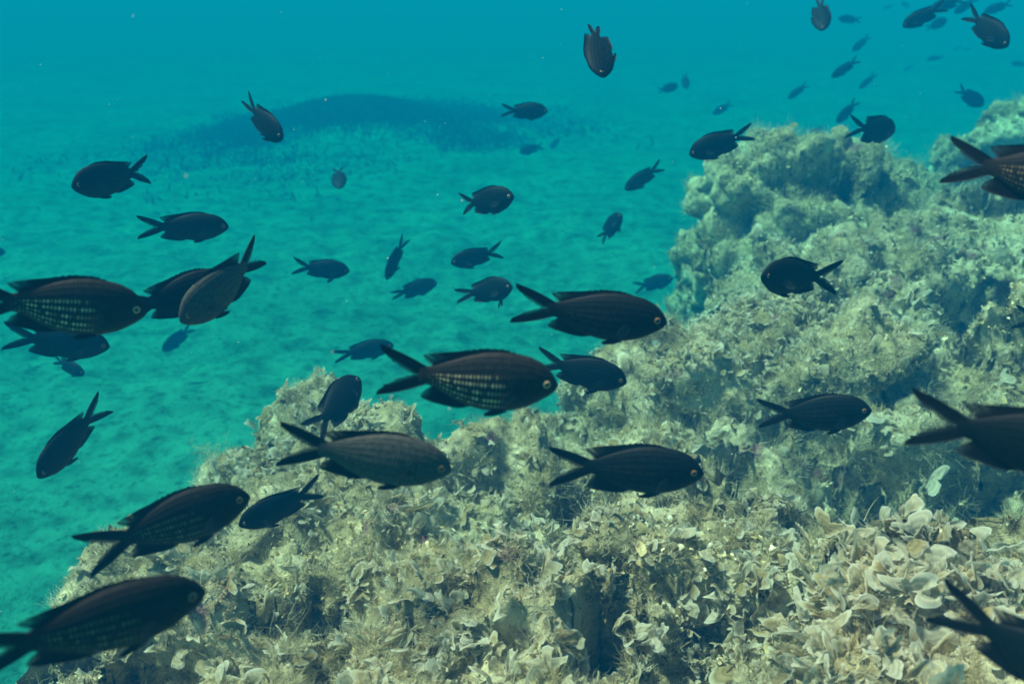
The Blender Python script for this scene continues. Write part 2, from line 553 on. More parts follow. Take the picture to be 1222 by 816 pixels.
Z = CAM_H
build_rock('reef_rock', 'broad foreground reef rock covered in pale fan algae', 'rock', [
    ((0.10, 0.64, 0.24), (0.50, 0.60, 0.42), 0.72),
    ((-0.19, 1.04, 0.42), (0.25, 0.30, 0.22), 0.8, 8),
    ((-0.29, 1.22, 0.545), (0.12, 0.12, 0.09), 0.9),
    ((-0.06, 1.08, 0.45), (0.20, 0.22, 0.19), 0.85),
    ((0.14, 1.12, 0.47), (0.21, 0.18, 0.17), 0.85),
    ((0.27, 1.16, 0.50), (0.16, 0.18, 0.16), 0.85),
    ((0.18, 1.27, 0.51), (0.19, 0.16, 0.16), 0.85),
    ((-0.13, 1.22, 0.47), (0.20, 0.12, 0.15), 0.9),
    ((0.42, 0.62, 0.62), (0.26, 0.14, 0.18), 0.9, 10),
    ((-0.02, 0.74, 0.58), (0.20, 0.16, 0.13), 0.9),
    ((0.20, 0.80, 0.56), (0.16, 0.18, 0.15), 0.9),
    ((-0.24, 0.62, 0.32), (0.26, 0.34, 0.33), 0.8),
    ((-0.35, 0.86, 0.45), (0.16, 0.22, 0.19), 0.85, 6),
], 0.0075, M['rock'], 1.0, 10)
build_rock('reef_rock', 'middle reef ridge with shaded hollows behind the foreground rock', 'rock', [
    ((0.80, 1.45, 0.30), (0.58, 0.42, 0.44), 0.75, 12),
    ((0.35, 1.34, 0.50), (0.18, 0.20, 0.22), 0.85),
    ((0.52, 1.42, 0.60), (0.20, 0.20, 0.19), 0.9),
    ((0.95, 1.20, 0.45), (0.30, 0.24, 0.37), 0.8),
    ((0.84, 1.30, 0.68), (0.10, 0.10, 0.16), 0.9),
    ((0.74, 1.72, 0.52), (0.30, 0.30, 0.28), 0.85),
    ((1.22, 1.90, 0.45), (0.50, 0.45, 0.38), 0.85),
], 0.0085, M['rock'], 1.0, 40)
build_rock('boulder', 'tall rounded boulder rising behind the ridge above open sand', 'boulder', [
    ((0.94, 2.45, 0.36), (0.40, 0.36, 0.46), 0.88),
    ((0.74, 2.32, 0.63), (0.23, 0.24, 0.29), 0.88),
    ((0.68, 2.30, 0.48), (0.16, 0.2, 0.18), 0.9),
    ((0.80, 2.52, 0.82), (0.16, 0.14, 0.09), 0.9),
    ((0.98, 2.50, 0.63), (0.22, 0.24, 0.20), 0.88),
    ((0.95, 2.20, 0.40), (0.34, 0.26, 0.32), 0.9),
], 0.010, M['rock_far'], 1.1, 70, 1.2, 1.3)
build_rock('boulder', 'pale sloping boulder at the upper right edge above a dark overhang', 'boulder', [
    ((2.00, 2.98, 0.36), (0.75, 0.42, 0.44), 0.85, 14),
    ((1.62, 2.85, 0.70), (0.30, 0.20, 0.17), 0.95, 20),
    ((1.92, 2.95, 0.84), (0.36, 0.22, 0.14), 0.95, 16),
    ((1.34, 2.58, 0.42), (0.34, 0.32, 0.36), 0.9),
], 0.011, M['rock_far'], 1.1, 90, 1.2, 1.3)

BVHS = []
for ob, co, tri, n, br in ROCKS:
    BVHS.append(BVHTree.FromPolygons([tuple(c) for c in co], [tuple(t) for t in tri]))


def visible(p, eps=0.012):
    d = Vector(p) - CAMP
    L = d.length
    d.normalize()
    for b in BVHS:
        h = b.ray_cast(CAMP, d, L - eps)
        if h[0] is not None: return False
    return True


def sample_surface(k, rg, n):
    ob, co, tri, vn, bare = ROCKS[k]
    a, b, c = co[tri[:, 0]], co[tri[:, 1]], co[tri[:, 2]]
    ar = np.linalg.norm(np.cross(b - a, c - a), axis=1)
    cen = (a + b + c) / 3
    px, py, t = project(cen)
    view = np.array(CAMP) - cen
    view /= np.linalg.norm(view, axis=1, keepdims=True)
    fn = np.cross(b - a, c - a) / (ar[:, None] + 1e-12)
    ok = (t > 0.2) & (px > -160) & (px < 1390) & (py < 960) & ((fn * view).sum(1) > -0.35)
    w = ar * ok * (1 - 0.93 * bare[tri[:, 0]]) * np.clip(1.1 / t, 0.5, 1.6) ** 1.5
    cw = np.cumsum(w)
    i = np.searchsorted(cw, rg.random(n) * cw[-1])
    i = np.clip(i, 0, len(tri) - 1)
    r1, r2 = rg.random(n), rg.random(n)
    s = np.sqrt(r1)
    q = (1 - s)[:, None] * a[i] + (s * (1 - r2))[:, None] * b[i] + (s * r2)[:, None] * c[i]
    return q, vn[tri[i, 0]]


PALETTE = np.array([(0.78, 0.66, 0.44), (0.60, 0.47, 0.26), (0.40, 0.32, 0.15), (0.85, 0.79, 0.64), (0.26, 0.18, 0.09), (0.52, 0.43, 0.24)])


def flakes(p, nrm, size, rg, up=0.45, wild=0.9, pal_w=(0.3, 0.25, 0.15, 0.12, 0.08, 0.10)):
    """little cupped, ragged blades growing out of the surface"""
    n = len(p)
    g = unit(nrm * 0.9 + np.array((0, 0, up)) + rg.normal(0, wild * 0.5, (n, 3)))
    t1 = unit(np.cross(g, rg.normal(0, 1, (n, 3))))
    t3 = np.cross(g, t1)
    A, B = np.meshgrid(np.array([-0.5, -0.2, 0.2, 0.5]), np.array([0, 0.4, 0.75, 1.0]), indexing='ij')
    A, B = A.ravel(), B.ravel()
    wid = rg.uniform(0.45, 1.1, (n, 1))
    jit = rg.normal(0, 0.07, (n, 16)) * (B > 0.3)
    rnd = 1 - 0.9 * np.abs(A) ** 2 * (B > 0.9)                 # rounded outer edge
    a = A[None] * (0.25 + 1.3 * B[None] - 0.6 * B[None] ** 2) * wid + jit * 0.6
    b = B[None] * rnd[None] * rg.uniform(0.7, 1.25, (n, 1)) + jit - 0.12
    cu = rg.normal(0, 0.5, (n, 1)) * B[None] ** 2 + rg.normal(0, 0.9, (n, 1)) * A[None] ** 2 + rg.normal(0, 0.4, (n, 1)) * A[None] * B[None] + rg.normal(0, 0.05, (n, 16))
    s = size[:, None]
    v = p[:, None, :] + (a * s)[..., None] * t1[:, None, :] + (b * s)[..., None] * g[:, None, :] + (cu * s)[..., None] * t3[:, None, :]
    q = []
    for i in range(3):
        for j in range(3):
            q.append((i * 4 + j, (i + 1) * 4 + j, (i + 1) * 4 + j + 1, i * 4 + j + 1))
    f = (np.arange(n)[:, None, None] * 16 + np.array(q)[None]).reshape(-1, 4)
    ci = rg.choice(len(PALETTE), n, p=np.array(pal_w) / sum(pal_w))
    pt = fbm(p, 9, 61, 3)[:, None]                              # patches: olive and brown against pale growth
    col = PALETTE[ci] * rg.uniform(0.75, 1.2, (n, 1)) * np.clip(1 + 0.55 * pt, 0.35, 1.3)
    col = col * (1 + np.clip(vnoise(p, 12, 62), -1, 1)[:, None] * np.array((0.08, 0.0, -0.14)))
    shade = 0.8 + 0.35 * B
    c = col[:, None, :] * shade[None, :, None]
    return v.reshape(-1, 3), f, c.reshape(-1, 3)


def strands(p, nrm, length, width, rg, curl=0.5, cols=None):
    n = len(p)
    k = 5
    g = unit(nrm * 0.7 + np.array((0, 0, 0.6)) + rg.normal(0, 0.5, (n, 3)))
    pts = [p - nrm * 0.002]
    d = g
    for i in range(k - 1):
        d = unit(d + rg.normal(0, curl * 0.5, (n, 3)))
        pts.append(pts[-1] + d * (length / (k - 1))[:, None])
    side = unit(np.cross(g, rg.normal(0, 1, (n, 3))))
    V = []
    for i, q in enumerate(pts):
        w = (width * (1.0 - 0.8 * i / (k - 1)))[:, None]
        V += [q - side * w * 0.5, q + side * w * 0.5]
    v = np.stack(V, 1)
    q = np.array([(2 * i, 2 * i + 1, 2 * i + 3, 2 * i + 2) for i in range(k - 1)])
    f = (np.arange(n)[:, None, None] * (2 * k) + q[None]).reshape(-1, 4)
    if cols is None:
        cols = np.array([(0.74, 0.66, 0.48), (0.64, 0.53, 0.32), (0.5, 0.43, 0.22)])
    col = cols[rg.integers(0, len(cols), n)] * rg.uniform(0.7, 1.2, (n, 1)) * np.clip(1 + 0.5 * fbm(p, 9, 61, 3), 0.35, 1.25)[:, None]
    c = np.repeat(col[:, None, :], 2 * k, 1)
    return v.reshape(-1, 3), f, c.reshape(-1, 3)


def tufts(k, ncent, nper, length, width, rg):
    c, n = sample_surface(k, rg, ncent)
    m = np.clip(0.6 + fbm(c, 7, 430 + k, 2), 0, 1)
    keep = rg.random(ncent) < m
    c, n = c[keep], n[keep]
    sz = rg.lognormal(0, 0.35, len(c))
    i = np.repeat(np.arange(len(c)), nper)
    off = rg.normal(0, 1, (len(i), 3))
    off -= (off * n[i]).sum(1)[:, None] * n[i]
    p = c[i] + off * (length * 0.32 * sz[i])[:, None]
    d = unit(n[i] * 0.8 + np.array((0, 0, 0.3)) + off * 0.55)
    tint = np.array([(0.76, 0.65, 0.42), (0.66, 0.52, 0.28), (0.84, 0.77, 0.58), (0.50, 0.40, 0.19), (0.74, 0.64, 0.42)])[rg.integers(0, 5, len(c))]
    v, f, _ = strands(p, d, length * sz[i] * rg.uniform(0.6, 1.2, len(i)), np.full(len(i), width), rg, 0.8)
    col = (tint * rg.uniform(0.75, 1.15, (len(c), 1)))[i] * rg.uniform(0.8, 1.15, (len(i), 1))
    return v, f, np.repeat(col[:, None, :], 10, 1).reshape(-1, 3)


def merge(parts):
    V, F, C, off = [], [], [], 0
    for v, f, c in parts:
        V.append(v); F.append(f + off); C.append(c); off += len(v)
    return np.concatenate(V), np.concatenate(F), np.concatenate(C)


def build_turf():
    rg = np.random.default_rng(21)
    fl, hr = [], []
    for k, (nf, nh, s0) in enumerate([(52000, 120000, 0.0044), (44000, 90000, 0.0050), (30000, 60000, 0.0075), (22000, 40000, 0.008)]):
        p, n = sample_surface(k, rg, nf)
        m = fbm(p, 5, 300 + k, 3)
        keep = rg.random(nf) < np.clip(0.55 + m * 0.8, 0.12, 1)
        p, n, m = p[keep], n[keep], m[keep]
        size = s0 * rg.lognormal(0, 0.35, len(p)) * (0.8 + 0.35 * np.clip(m, -0.5, 1))
        if k >= 2:
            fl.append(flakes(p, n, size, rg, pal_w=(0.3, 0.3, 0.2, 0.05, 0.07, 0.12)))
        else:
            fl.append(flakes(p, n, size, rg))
        p, n = sample_surface(k, rg, nh)
        m = fbm(p, 6, 400 + k, 2)
        keep = rg.random(nh) < np.clip(0.45 + m, 0.05, 1)
        p, n = p[keep], n[keep]
        hr.append(strands(p, n, s0 * 2.0 * rg.lognormal(0, 0.55, len(p)), np.full(len(p), 0.0006 * s0 / 0.006), rg, 1.0))
    v, f, c = merge(fl)
    me = mesh_np('turf_algae', v, f); set_tint(me, c)
    tag(add_obj('turf_algae', me, M['turf']), 'short ragged cream and olive algae turf coating the rocks', 'algae turf', kind='stuff')
    for k, nc, nper, ln, w in ((0, 9500, 50, 0.0145, 0.00060), (1, 7500, 46, 0.016, 0.0007), (2, 5200, 40, 0.020, 0.0010), (3, 3600, 34, 0.022, 0.0011)):
        hr.append(tufts(k, nc, nper, ln, w, rg))
    v, f, c = merge(hr)
    me = mesh_np('hair_algae', v, f); set_tint(me, c)
    tag(add_obj('hair_algae', me, M['hair']), 'fine pale hair algae threads sprouting from the rocks', 'hair algae', kind='stuff')


build_turf()


# ------------------------------------------------------------------ fan algae (funnel shaped blades with a pale rolled rim)
def fan_mesh(seed, disc=False):
    rg = np.random.default_rng(seed)
    nr, na = 13, 28
    r = np.linspace(0.06, 1.0, nr)
    open_a = rg.choice([rg.uniform(0.5, 1.2), rg.uniform(0.9, 1.7), rg.uniform(1.8, 2.6)], p=[0.45, 0.4, 0.15])                   # half angle of the fan
    a = np.linspace(-open_a, open_a, na)
    if disc:
        open_a = rg.uniform(1.7, 2.3)
        a = np.linspace(-open_a, open_a, na)
    Rr, A = np.meshgrid(r, a, indexing='ij')
    lob = 1 + 0.12 * np.sin(A * rg.uniform(2, 5) + rg.uniform(0, 6)) + 0.045 * np.sin(A * rg.uniform(6, 10) + rg.uniform(0, 6))
    tear = rg.normal(0, 0.022, na)[None] * (Rr > 0.8)
    aw = A / open_a
    rounded = 1 - 0.42 * np.abs(aw) ** 4                  # the sides curve in to a rounded blade
    rad = Rr * rounded * (lob * (0.5 + 0.5 * Rr) + 0.5 * (1 - Rr)) + tear
    cone = rg.uniform(0.28, 0.85)                   # angle from the vertical, funnel
    cone_r = cone * (0.65 + 0.5 * Rr ** 1.5)
    ruffle = 0.24 * Rr ** 2 * np.sin(A * rg.uniform(3, 6) + rg.uniform(0, 6)) + 0.05 * Rr ** 2 * np.sin(A * rg.uniform(9, 14) + rg.uniform(0, 6))
    if disc:
        cone_r = rg.uniform(0.75, 1.0) + 0.1 * Rr
        ruffle = ruffle * 0.3
    roll = np.clip(Rr - 0.85, 0, 1) / 0.15
    sq = rg.uniform(0.45, 1.0)
    x = rad * np.sin(cone_r) * np.sin(A * 0.95) + ruffle * np.sin(A)
    y = (rad * np.sin(cone_r) * np.cos(A * 0.95) + ruffle * np.cos(A)) * sq
    z = rad * np.cos(cone_r) * 0.95 - roll * 0.05 + rg.normal(0, 0.012, rad.shape)
    v = np.stack([x, y, z], -1).reshape(-1, 3)
    i = np.arange(nr * na).reshape(nr, na)
    f = np.stack([i[:-1, :-1], i[1:, :-1], i[1:, 1:], i[:-1, 1:]], -1).reshape(-1, 4)
    base = np.array([(0.68, 0.56, 0.35), (0.76, 0.66, 0.46), (0.58, 0.45, 0.24), (0.80, 0.73, 0.57)])[seed % 4]
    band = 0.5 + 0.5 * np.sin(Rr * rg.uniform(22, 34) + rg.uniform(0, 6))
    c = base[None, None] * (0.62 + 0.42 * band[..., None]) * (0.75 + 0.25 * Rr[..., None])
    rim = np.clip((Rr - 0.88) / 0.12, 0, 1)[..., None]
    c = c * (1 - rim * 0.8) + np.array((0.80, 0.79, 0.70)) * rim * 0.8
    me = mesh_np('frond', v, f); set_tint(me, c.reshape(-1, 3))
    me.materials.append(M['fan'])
    return me


FANS = [fan_mesh(100 + k) for k in range(14)]
DISCS = [fan_mesh(203 + 4 * k, True) for k in range(3)]


def basis(up, spin):
    z = Vector(up).normalized()
    x = z.orthogonal().normalized()
    x = Matrix.Rotation(spin, 3, z) @ x
    y = z.cross(x)
    return Matrix((x, y, z)).transposed()


def fan_clump(pos, nrm, size, rg, label, group, n=None, name='fan_algae'):
    root = bpy.data.objects.new(name, None)
    COL.objects.link(root)
    root.empty_display_size = 0.01
    up = (Vector(nrm) * 0.55 + Vector((0, 0, 0.7)) + Vector(rg.normal(0, 0.15, 3))).normalized()
    root.matrix_world = Matrix.Translation(Vector(pos) - Vector(nrm) * 0.004) @ basis(up, rg.uniform(0, 6.28)).to_4x4()
    tag(root, label, 'algae', group)
    n = n or int(rg.integers(4, 9))
    for j in range(n):
        o = bpy.data.objects.new('frond', FANS[rg.integers(0, len(FANS))])
        COL.objects.link(o)
        o.parent = root
        a = rg.uniform(0, 6.28)
        d = rg.uniform(0.0, 0.55) * size
        s = size * rg.uniform(0.5, 1.0)
        tilt = basis((math.cos(a) * rg.uniform(0, 0.8), math.sin(a) * rg.uniform(0, 0.8), 1), rg.uniform(0, 6.28))
        o.matrix_local = Matrix.Translation((math.cos(a) * d, math.sin(a) * d, -0.002)) @ tilt.to_4x4() @ Matrix.Scale(s, 4)
    return root


# where the photograph shows the fans thickest: px, py, radius x, radius y, weight
FAN_ZONES = [(300, 520, 70, 60, 1.6), (400, 485, 90, 35, 1.5), (540, 640, 120, 90, 1.3), (600, 760, 200, 60, 1.0), (470, 740, 90, 70, 1.2),
             (860, 385, 110, 60, 3.0), (930, 430, 120, 60, 1.6), (820, 470, 70, 60, 1.5), (1040, 710, 170, 70, 3.2), (1150, 760, 110, 60, 2.4), (960, 780, 80, 40, 1.6),
             (1000, 470, 90, 50, 1.0), (1090, 560, 90, 40, 0.9), (760, 500, 80, 60, 1.0), (240, 640, 100, 90, 0.5), (300, 790, 120, 30, 1.2), (660, 640, 60, 60, 0.8),
             (1050, 260, 100, 60, 0.5), (1100, 420, 90, 50, 0.8)]
ZNAMES = [((-200, 470, 440, 620), 'pale ruffled fan algae crowding the left crest of the foreground reef rock', 'fan algae on the left crest'),
          ((-200, 620, 420, 999), 'small fan algae growing on the low left side of the foreground rock', 'fan algae low on the left'),
          ((420, 440, 700, 620), 'cream fan algae near the back edge of the foreground rock, against the sand', 'fan algae along the back edge'),
          ((420, 620, 720, 999), 'cupped cream fan algae carpeting the middle of the foreground rock', 'fan algae carpeting the middle'),
          ((720, 620, 880, 999), 'sparse small fan algae on the pitted brown part of the foreground rock', 'fan algae on the pitted part'),
          ((880, 620, 1500, 999), 'whitish blurred fan algae on the hump at the lower right', 'fan algae on the lower right hump'),
          ((700, 300, 1000, 440), 'bright frilly fan algae topping the middle ridge in front of the tall boulder', 'fan algae topping the middle ridge'),
          ((700, 440, 1000, 620), 'tan fan algae on the near slope of the middle ridge', 'fan algae on the ridge slope'),
          ((1000, 340, 1500, 620), 'scattered fan algae in the shaded hollow of the ridge at right', 'fan algae in the shaded hollow'),
          ((-300, -300, 1500, 1200), 'greenish faded fan algae on the slope below the far boulders', 'fan algae below the far boulders')]


def build_fans():
    rg = np.random.default_rng(5)
    P_, N_, K_ = [], [], []
    for k, n in enumerate((26000, 14000, 1200, 1000)):
        p, nn = sample_surface(k, rg, n)
        P_.append(p); N_.append(nn)
    p, nn = np.concatenate(P_), np.concatenate(N_)
    px, py, t = project(p)
    w = np.zeros(len(p))
    for x, y, rx, ry, ww in FAN_ZONES:
        w = np.maximum(w, ww * np.exp(-0.5 * (((px - x) / rx) ** 2 + ((py - y) / ry) ** 2)))
    w *= np.clip(nn[:, 2] + 0.35, 0, 1) / (t ** 1.5)
    w *= (px > -10) & (px < 1235) & (py < 830)
    order = np.argsort(-w * rg.random(len(w)) ** 0.5 - 0)
    # weighted sampling without replacement
    key = rg.random(len(w)) ** (1.0 / np.maximum(w, 1e-9))
    order = np.argsort(-key)
    chosen = []
    for i in order:
        if len(chosen) >= 290: break
        if w[i] < 1e-4 or not visible(p[i]): continue
        if any((p[i] - p[j]) @ (p[i] - p[j]) < 0.016 ** 2 for j in chosen): continue
        chosen.append(i)
    for i in chosen:
        for (a, b, c, d), lab, grp in ZNAMES:
            if a <= px[i] < c and b <= py[i] < d: break
        size = rg.uniform(0.017, 0.036) * (1.2 if py[i] > 620 and px[i] > 860 else 1.0)
        fan_clump(p[i], nn[i], size, rg, lab, grp)


build_fans()


# ------------------------------------------------------------------ smaller fans, too many to tell apart
def build_carpet():
    rg = np.random.default_rng(77)
    protos = []
    for k in range(14):
        me = FANS[k]
        co = np.empty(len(me.vertices) * 3, dtype=np.float32); me.vertices.foreach_get('co', co)
        cl = np.empty(len(me.vertices) * 4, dtype=np.float32); me.color_attributes['tint'].data.foreach_get('color', cl)
        i = np.arange(13 * 28).reshape(13, 28)[::2, ::3]
        sel = i.ravel()
        j = np.arange(i.size).reshape(i.shape)
        f = np.stack([j[:-1, :-1], j[1:, :-1], j[1:, 1:], j[:-1, 1:]], -1).reshape(-1, 4)
        protos.append((co.reshape(-1, 3)[sel], f, cl.reshape(-1, 4)[sel, :3]))
    parts = []
    for k, n, s0 in ((0, 17000, 0.0150), (1, 38000, 0.0150), (2, 2500, 0.013), (3, 1500, 0.013)):
        p, nn = sample_surface(k, rg, n)
        px, py, t = project(p)
        w = np.zeros(n)
        for x, y, rx, ry, ww in FAN_ZONES:
            w = np.maximum(w, ww * np.exp(-0.5 * (((px - x) / rx) ** 2 + ((py - y) / ry) ** 2)))
        w = np.clip(w, 0.10, 2) * np.clip(nn[:, 2] + 0.4, 0, 1) * np.clip(0.6 + fbm(p, 9, 55, 2), 0, 1.5)
        keep = rg.random(n) < w * 0.75
        for q, m in zip(p[keep], nn[keep]):
            v, f, c = protos[rg.integers(0, 14)]
            up = m * 0.6 + np.array((0, 0, 0.5)) + rg.normal(0, 0.42, 3)
            B = np.array(basis(tuple(up), rg.uniform(0, 6.28)))
            parts.append((q + (v * s0 * rg.lognormal(0, 0.35)) @ B.T - m * 0.002, f, c * rg.uniform(0.8, 1.15)))
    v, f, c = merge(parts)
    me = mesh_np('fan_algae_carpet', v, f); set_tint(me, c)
    tag(add_obj('fan_algae_carpet', me, M['fan']), 'dense carpet of tiny cream fan algae between the larger fans', 'algae', kind='stuff')


build_carpet()


# ------------------------------------------------------------------ single pieces that stand out
def surf(px, py):
    d = (P(px, py, 1.0) - CAMP).normalized()
    best = None
    for b in BVHS:
        h = b.ray_cast(CAMP, d, 6.0)
        if h[0] is not None and (best is None or h[3] < best[2]): best = (h[0], h[1], h[3])
    return best


def single_fan(px, py, size, proto, label, seed, lean=0.6, me=None, group=None):
    h = surf(px, py)
    if h is None: return
    rg = np.random.default_rng(seed)
    o = bpy.data.objects.new('fan_algae', me or FANS[proto]); COL.objects.link(o)
    to = (CAMP - h[0]).normalized()
    up = Vector((0, 0, 1)) * 0.9 + h[1] * 0.4 + to * lean
    o.matrix_world = Matrix.Translation(h[0] - h[1] * 0.003) @ basis(up, rg.uniform(0, 6.28)).to_4x4() @ Matrix.Scale(size, 4)
    tag(o, label, 'algae', group)


for k, (px, py, sz) in enumerate([(1000, 700, .026), (1028, 742, .024), (962, 712, .022), (1060, 690, .024), (1172, 718, .026), (1120, 780, .024), (985, 775, .026), (1050, 790, .022), (920, 735, .02), (1205, 690, .022)]):
    single_fan(px, py, sz, 0, 'round whitish fan disc among the fan algae on the lower right hump', 50 + k, 0.9, DISCS[k % 3], 'whitish fan discs on the lower right hump')
single_fan(1100, 585, 0.050, 3, 'large ragged cream fan blade standing at the edge of the shaded hollow', 1)
single_fan(1052, 500, 0.040, 7, 'pale tongue shaped fan blade right of the blurred dark fish', 2)
single_fan(322, 745, 0.034, 10, 'oval pale fan blade lying beside the long brown fish at lower left', 3)
single_fan(1105, 730, 0.036, 11, 'largest white rimmed fan disc on the hump, nearest the leaving black fish', 4, 1.2, DISCS[1])
single_fan(648, 625, 0.026, 5, 'white tipped fan blade under the tail of the fish with a raised dorsal spike', 5)
single_fan(575, 668, 0.030, 2, 'pale upright fan blade in the middle of the foreground rock', 6)
single_fan(900, 385, 0.040, 6, 'broad tan fan blade below the round-bodied fish on the ridge', 7)
single_fan(445, 470, 0.030, 8, 'frilly pale fan blade on the crest behind the upturned black fish', 8)


def bush_mesh(seed, spread=0.7):
    rg = np.random.default_rng(seed)
    V, F, C = [], [], []
    col = np.array([(0.72, 0.63, 0.42), (0.62, 0.50, 0.28), (0.76, 0.70, 0.55)][seed % 3])

    def grow(p, d, ln, w, depth):
        seg = 3
        q = p
        side = np.cross(d, rg.normal(0, 1, 3)); side /= np.linalg.norm(side)
        base = len(V)
        for i in range(seg + 1):
            ww = w * (1 - 0.25 * i / seg)
            V.append(q - side * ww); V.append(q + side * ww)
            C.append(col * rg.uniform(0.8, 1.15)); C.append(C[-1])
            if i < seg:
                F.append((base + 2 * i, base + 2 * i + 1, base + 2 * i + 3, base + 2 * i + 2))
                d = d + rg.normal(0, 0.22, 3); d /= np.linalg.norm(d)
                q = q + d * ln / seg
                if depth > 0 and rg.random() < 0.85:
                    e = d + rg.normal(0, spread, 3); e /= np.linalg.norm(e)
                    grow(q, e, ln * rg.uniform(0.5, 0.75), w * 0.7, depth - 1)
    for k in range(9):
        d = rg.normal(0, 0.5, 3) + np.array((0, 0, 1.0)); d /= np.linalg.norm(d)
        grow(np.array((0, 0, -0.05)), d, rg.uniform(0.45, 0.75), 0.014, 3)
    me = mesh_np('branching_algae', np.array(V), np.array(F)); set_tint(me, np.array(C))
    me.materials.append(M['hair'])
    return me


BUSHES = [bush_mesh(k) for k in range(4)]
for k, (px, py, s, lab, grp) in enumerate([
        (775, 395, 0.055, 'feathery branching algae at the ridge tip, by the nose of the long black fish', None),
        (762, 450, 0.05, 'thin branching algae over the gap of open sand left of the ridge', None),
        (790, 372, 0.05, 'feathery branching algae in front of the faded fish at the tall boulder', None),
        (700, 505, 0.05, 'wispy branching algae on the back edge of the foreground rock, below the black fish', None),
        (828, 352, 0.05, 'branching algae sprouting where the ridge meets the tall boulder', None),
        (905, 150, 0.07, 'tufted algae on the knob of the tall boulder', 'tufted algae on the tall boulder'),
        (930, 145, 0.07, 'tufted algae on the knob of the tall boulder', 'tufted algae on the tall boulder'),
        (880, 185, 0.07, 'tufted algae at the black fish on the shoulder of the tall boulder', None),
        (1065, 195, 0.08, 'tufted algae in the saddle between the two boulders', None),
        (250, 550, 0.05, 'pale branching algae hanging off the left edge of the foreground rock', None),
        (285, 525, 0.055, 'fuzzy branching algae left of the crest of the foreground rock', None),
        (352, 478, 0.05, 'branching algae on the very top of the left crest', None),
        (410, 500, 0.045, 'branching algae beside the tail of the upturned black fish', None),
        (255, 690, 0.05, 'olive branching algae above the head of the long brown fish', None),
        (520, 560, 0.045, 'wispy algae at the nose of the grey-brown fish', None),
        (840, 480, 0.05, 'fuzzy branching algae on the near slope of the ridge', 'fuzzy algae on the ridge slope'),
        (800, 520, 0.05, 'fuzzy branching algae on the near slope of the ridge', 'fuzzy algae on the ridge slope'),
        (930, 400, 0.05, 'fuzzy algae behind the tan fan blade on the ridge', None),
        (960, 620, 0.045, 'fuzzy algae on the pale bump below the blurred dark fish', None),
        (1150, 300, 0.07, 'bushy algae on the far slope under the tail of the cut-off fish', None)]):
    h = surf(px, py)
    if h is None: continue
    o = bpy.data.objects.new('branching_algae', BUSHES[k % 4]); COL.objects.link(o)
    o.matrix_world = Matrix.Translation(h[0]) @ basis(h[1] * 0.5 + Vector((0, 0, 0.7)), k * 1.7).to_4x4() @ Matrix.Scale(s * 0.8, 4)
    tag(o, lab, 'algae', grp)


def build_twig():
    h = surf(632, 762)
    if h is None: return
    bm = bmesh.new()
    rg = np.random.default_rng(4)
    for k in range(11):
        a = rg.uniform(-1.1, 1.1)
        d = Vector((math.sin(a), rg.uniform(-0.5, 0.3), math.cos(a))).normalized()
        L_, r0 = rg.uniform(0.014, 0.026), 0.0009
        x = d.orthogonal().normalized(); y = d.cross(x)
        rings = []
        for i in range(4):
            t = i / 3
            c = d * L_ * t + Vector(rg.normal(0, 0.0006, 3))
            rings.append([bm.verts.new(c + (x * math.cos(q) + y * math.sin(q)) * r0 * (1 - 0.6 * t)) for q in [j * math.pi / 3 for j in range(6)]])
        for i in range(3):
            for j in range(6): bm.faces.new((rings[i][j], rings[i][(j + 1) % 6], rings[i + 1][(j + 1) % 6], rings[i + 1][j]))
        bm.faces.new(rings[-1])
    me = bpy.data.meshes.new('twig_algae'); bm.to_mesh(me); bm.free()
    o = add_obj('twig_algae', me, M['twig'])
    o.location = h[0] - Vector((0, 0, 0.004))
    tag(o, 'small pinkish white twig of coralline algae in a dark gap at the bottom centre', 'coralline algae')


build_twig()


def build_specks():
    rg = np.random.default_rng(31)
    V, F, n = [], [], 0
    oc = np.array([(1, 0, 0), (-1, 0, 0), (0, 1, 0), (0, -1, 0), (0, 0, 1), (0, 0, -1)], dtype=float)
    of = np.array([(0, 2, 4), (2, 1, 4), (1, 3, 4), (3, 0, 4), (2, 0, 5), (1, 2, 5), (3, 1, 5), (0, 3, 5)])
    for k in range(260):
        t = rg.uniform(0.35, 3.5)
        p = np.array(P(rg.uniform(-100, 1320), rg.uniform(-40, 800), t))
        if p[2] < 0.05: continue
        V.append(p + oc * rg.uniform(0.0003, 0.0009, 3) * (0.6 + 0.35 * t)); F.append(of + n); n += 6
    o = add_obj('drifting_specks', mesh_np('drifting_specks', np.concatenate(V), np.concatenate(F)), M['speck'])
    tag(o, 'tiny pale specks drifting in the water', 'plankton', kind='stuff')


build_specks()


# ------------------------------------------------------------------ dark sea grass on the far sand
def build_seagrass():
    rg = np.random.default_rng(9)
    n = 90000
    x = -1.45 + rg.normal(0, 0.72, n)
    y = 8.5 + rg.normal(0, 0.85, n) + (x + 1.4) * 0.35
    zz = 0.30 * np.exp(-((x + 1.45) / 0.95) ** 2 - ((y - 8.5) / 1.0) ** 2) - 0.03
    p = np.stack([x, y, zz], 1)
    keep = rg.random(n) < np.clip(0.8 + fbm(p, 1.3, 8, 3) * 0.6, 0, 1)
    p = p[keep]
    ln = rg.uniform(0.03, 0.10, len(p))
    v, f, c = strands(p, np.tile(np.array((0, 0, 1.0)), (len(p), 1)), ln, np.full(len(p), 0.020), rg, 1.0, np.array([(0.03, 0.06, 0.03), (0.04, 0.08, 0.04), (0.06, 0.10, 0.05)]))
    me = mesh_np('seagrass', v, f); set_tint(me, c)
    tag(add_obj('seagrass', me, M['grass']), 'dark meadow of sea grass fading on the far sand', 'sea grass', kind='stuff')


build_seagrass()

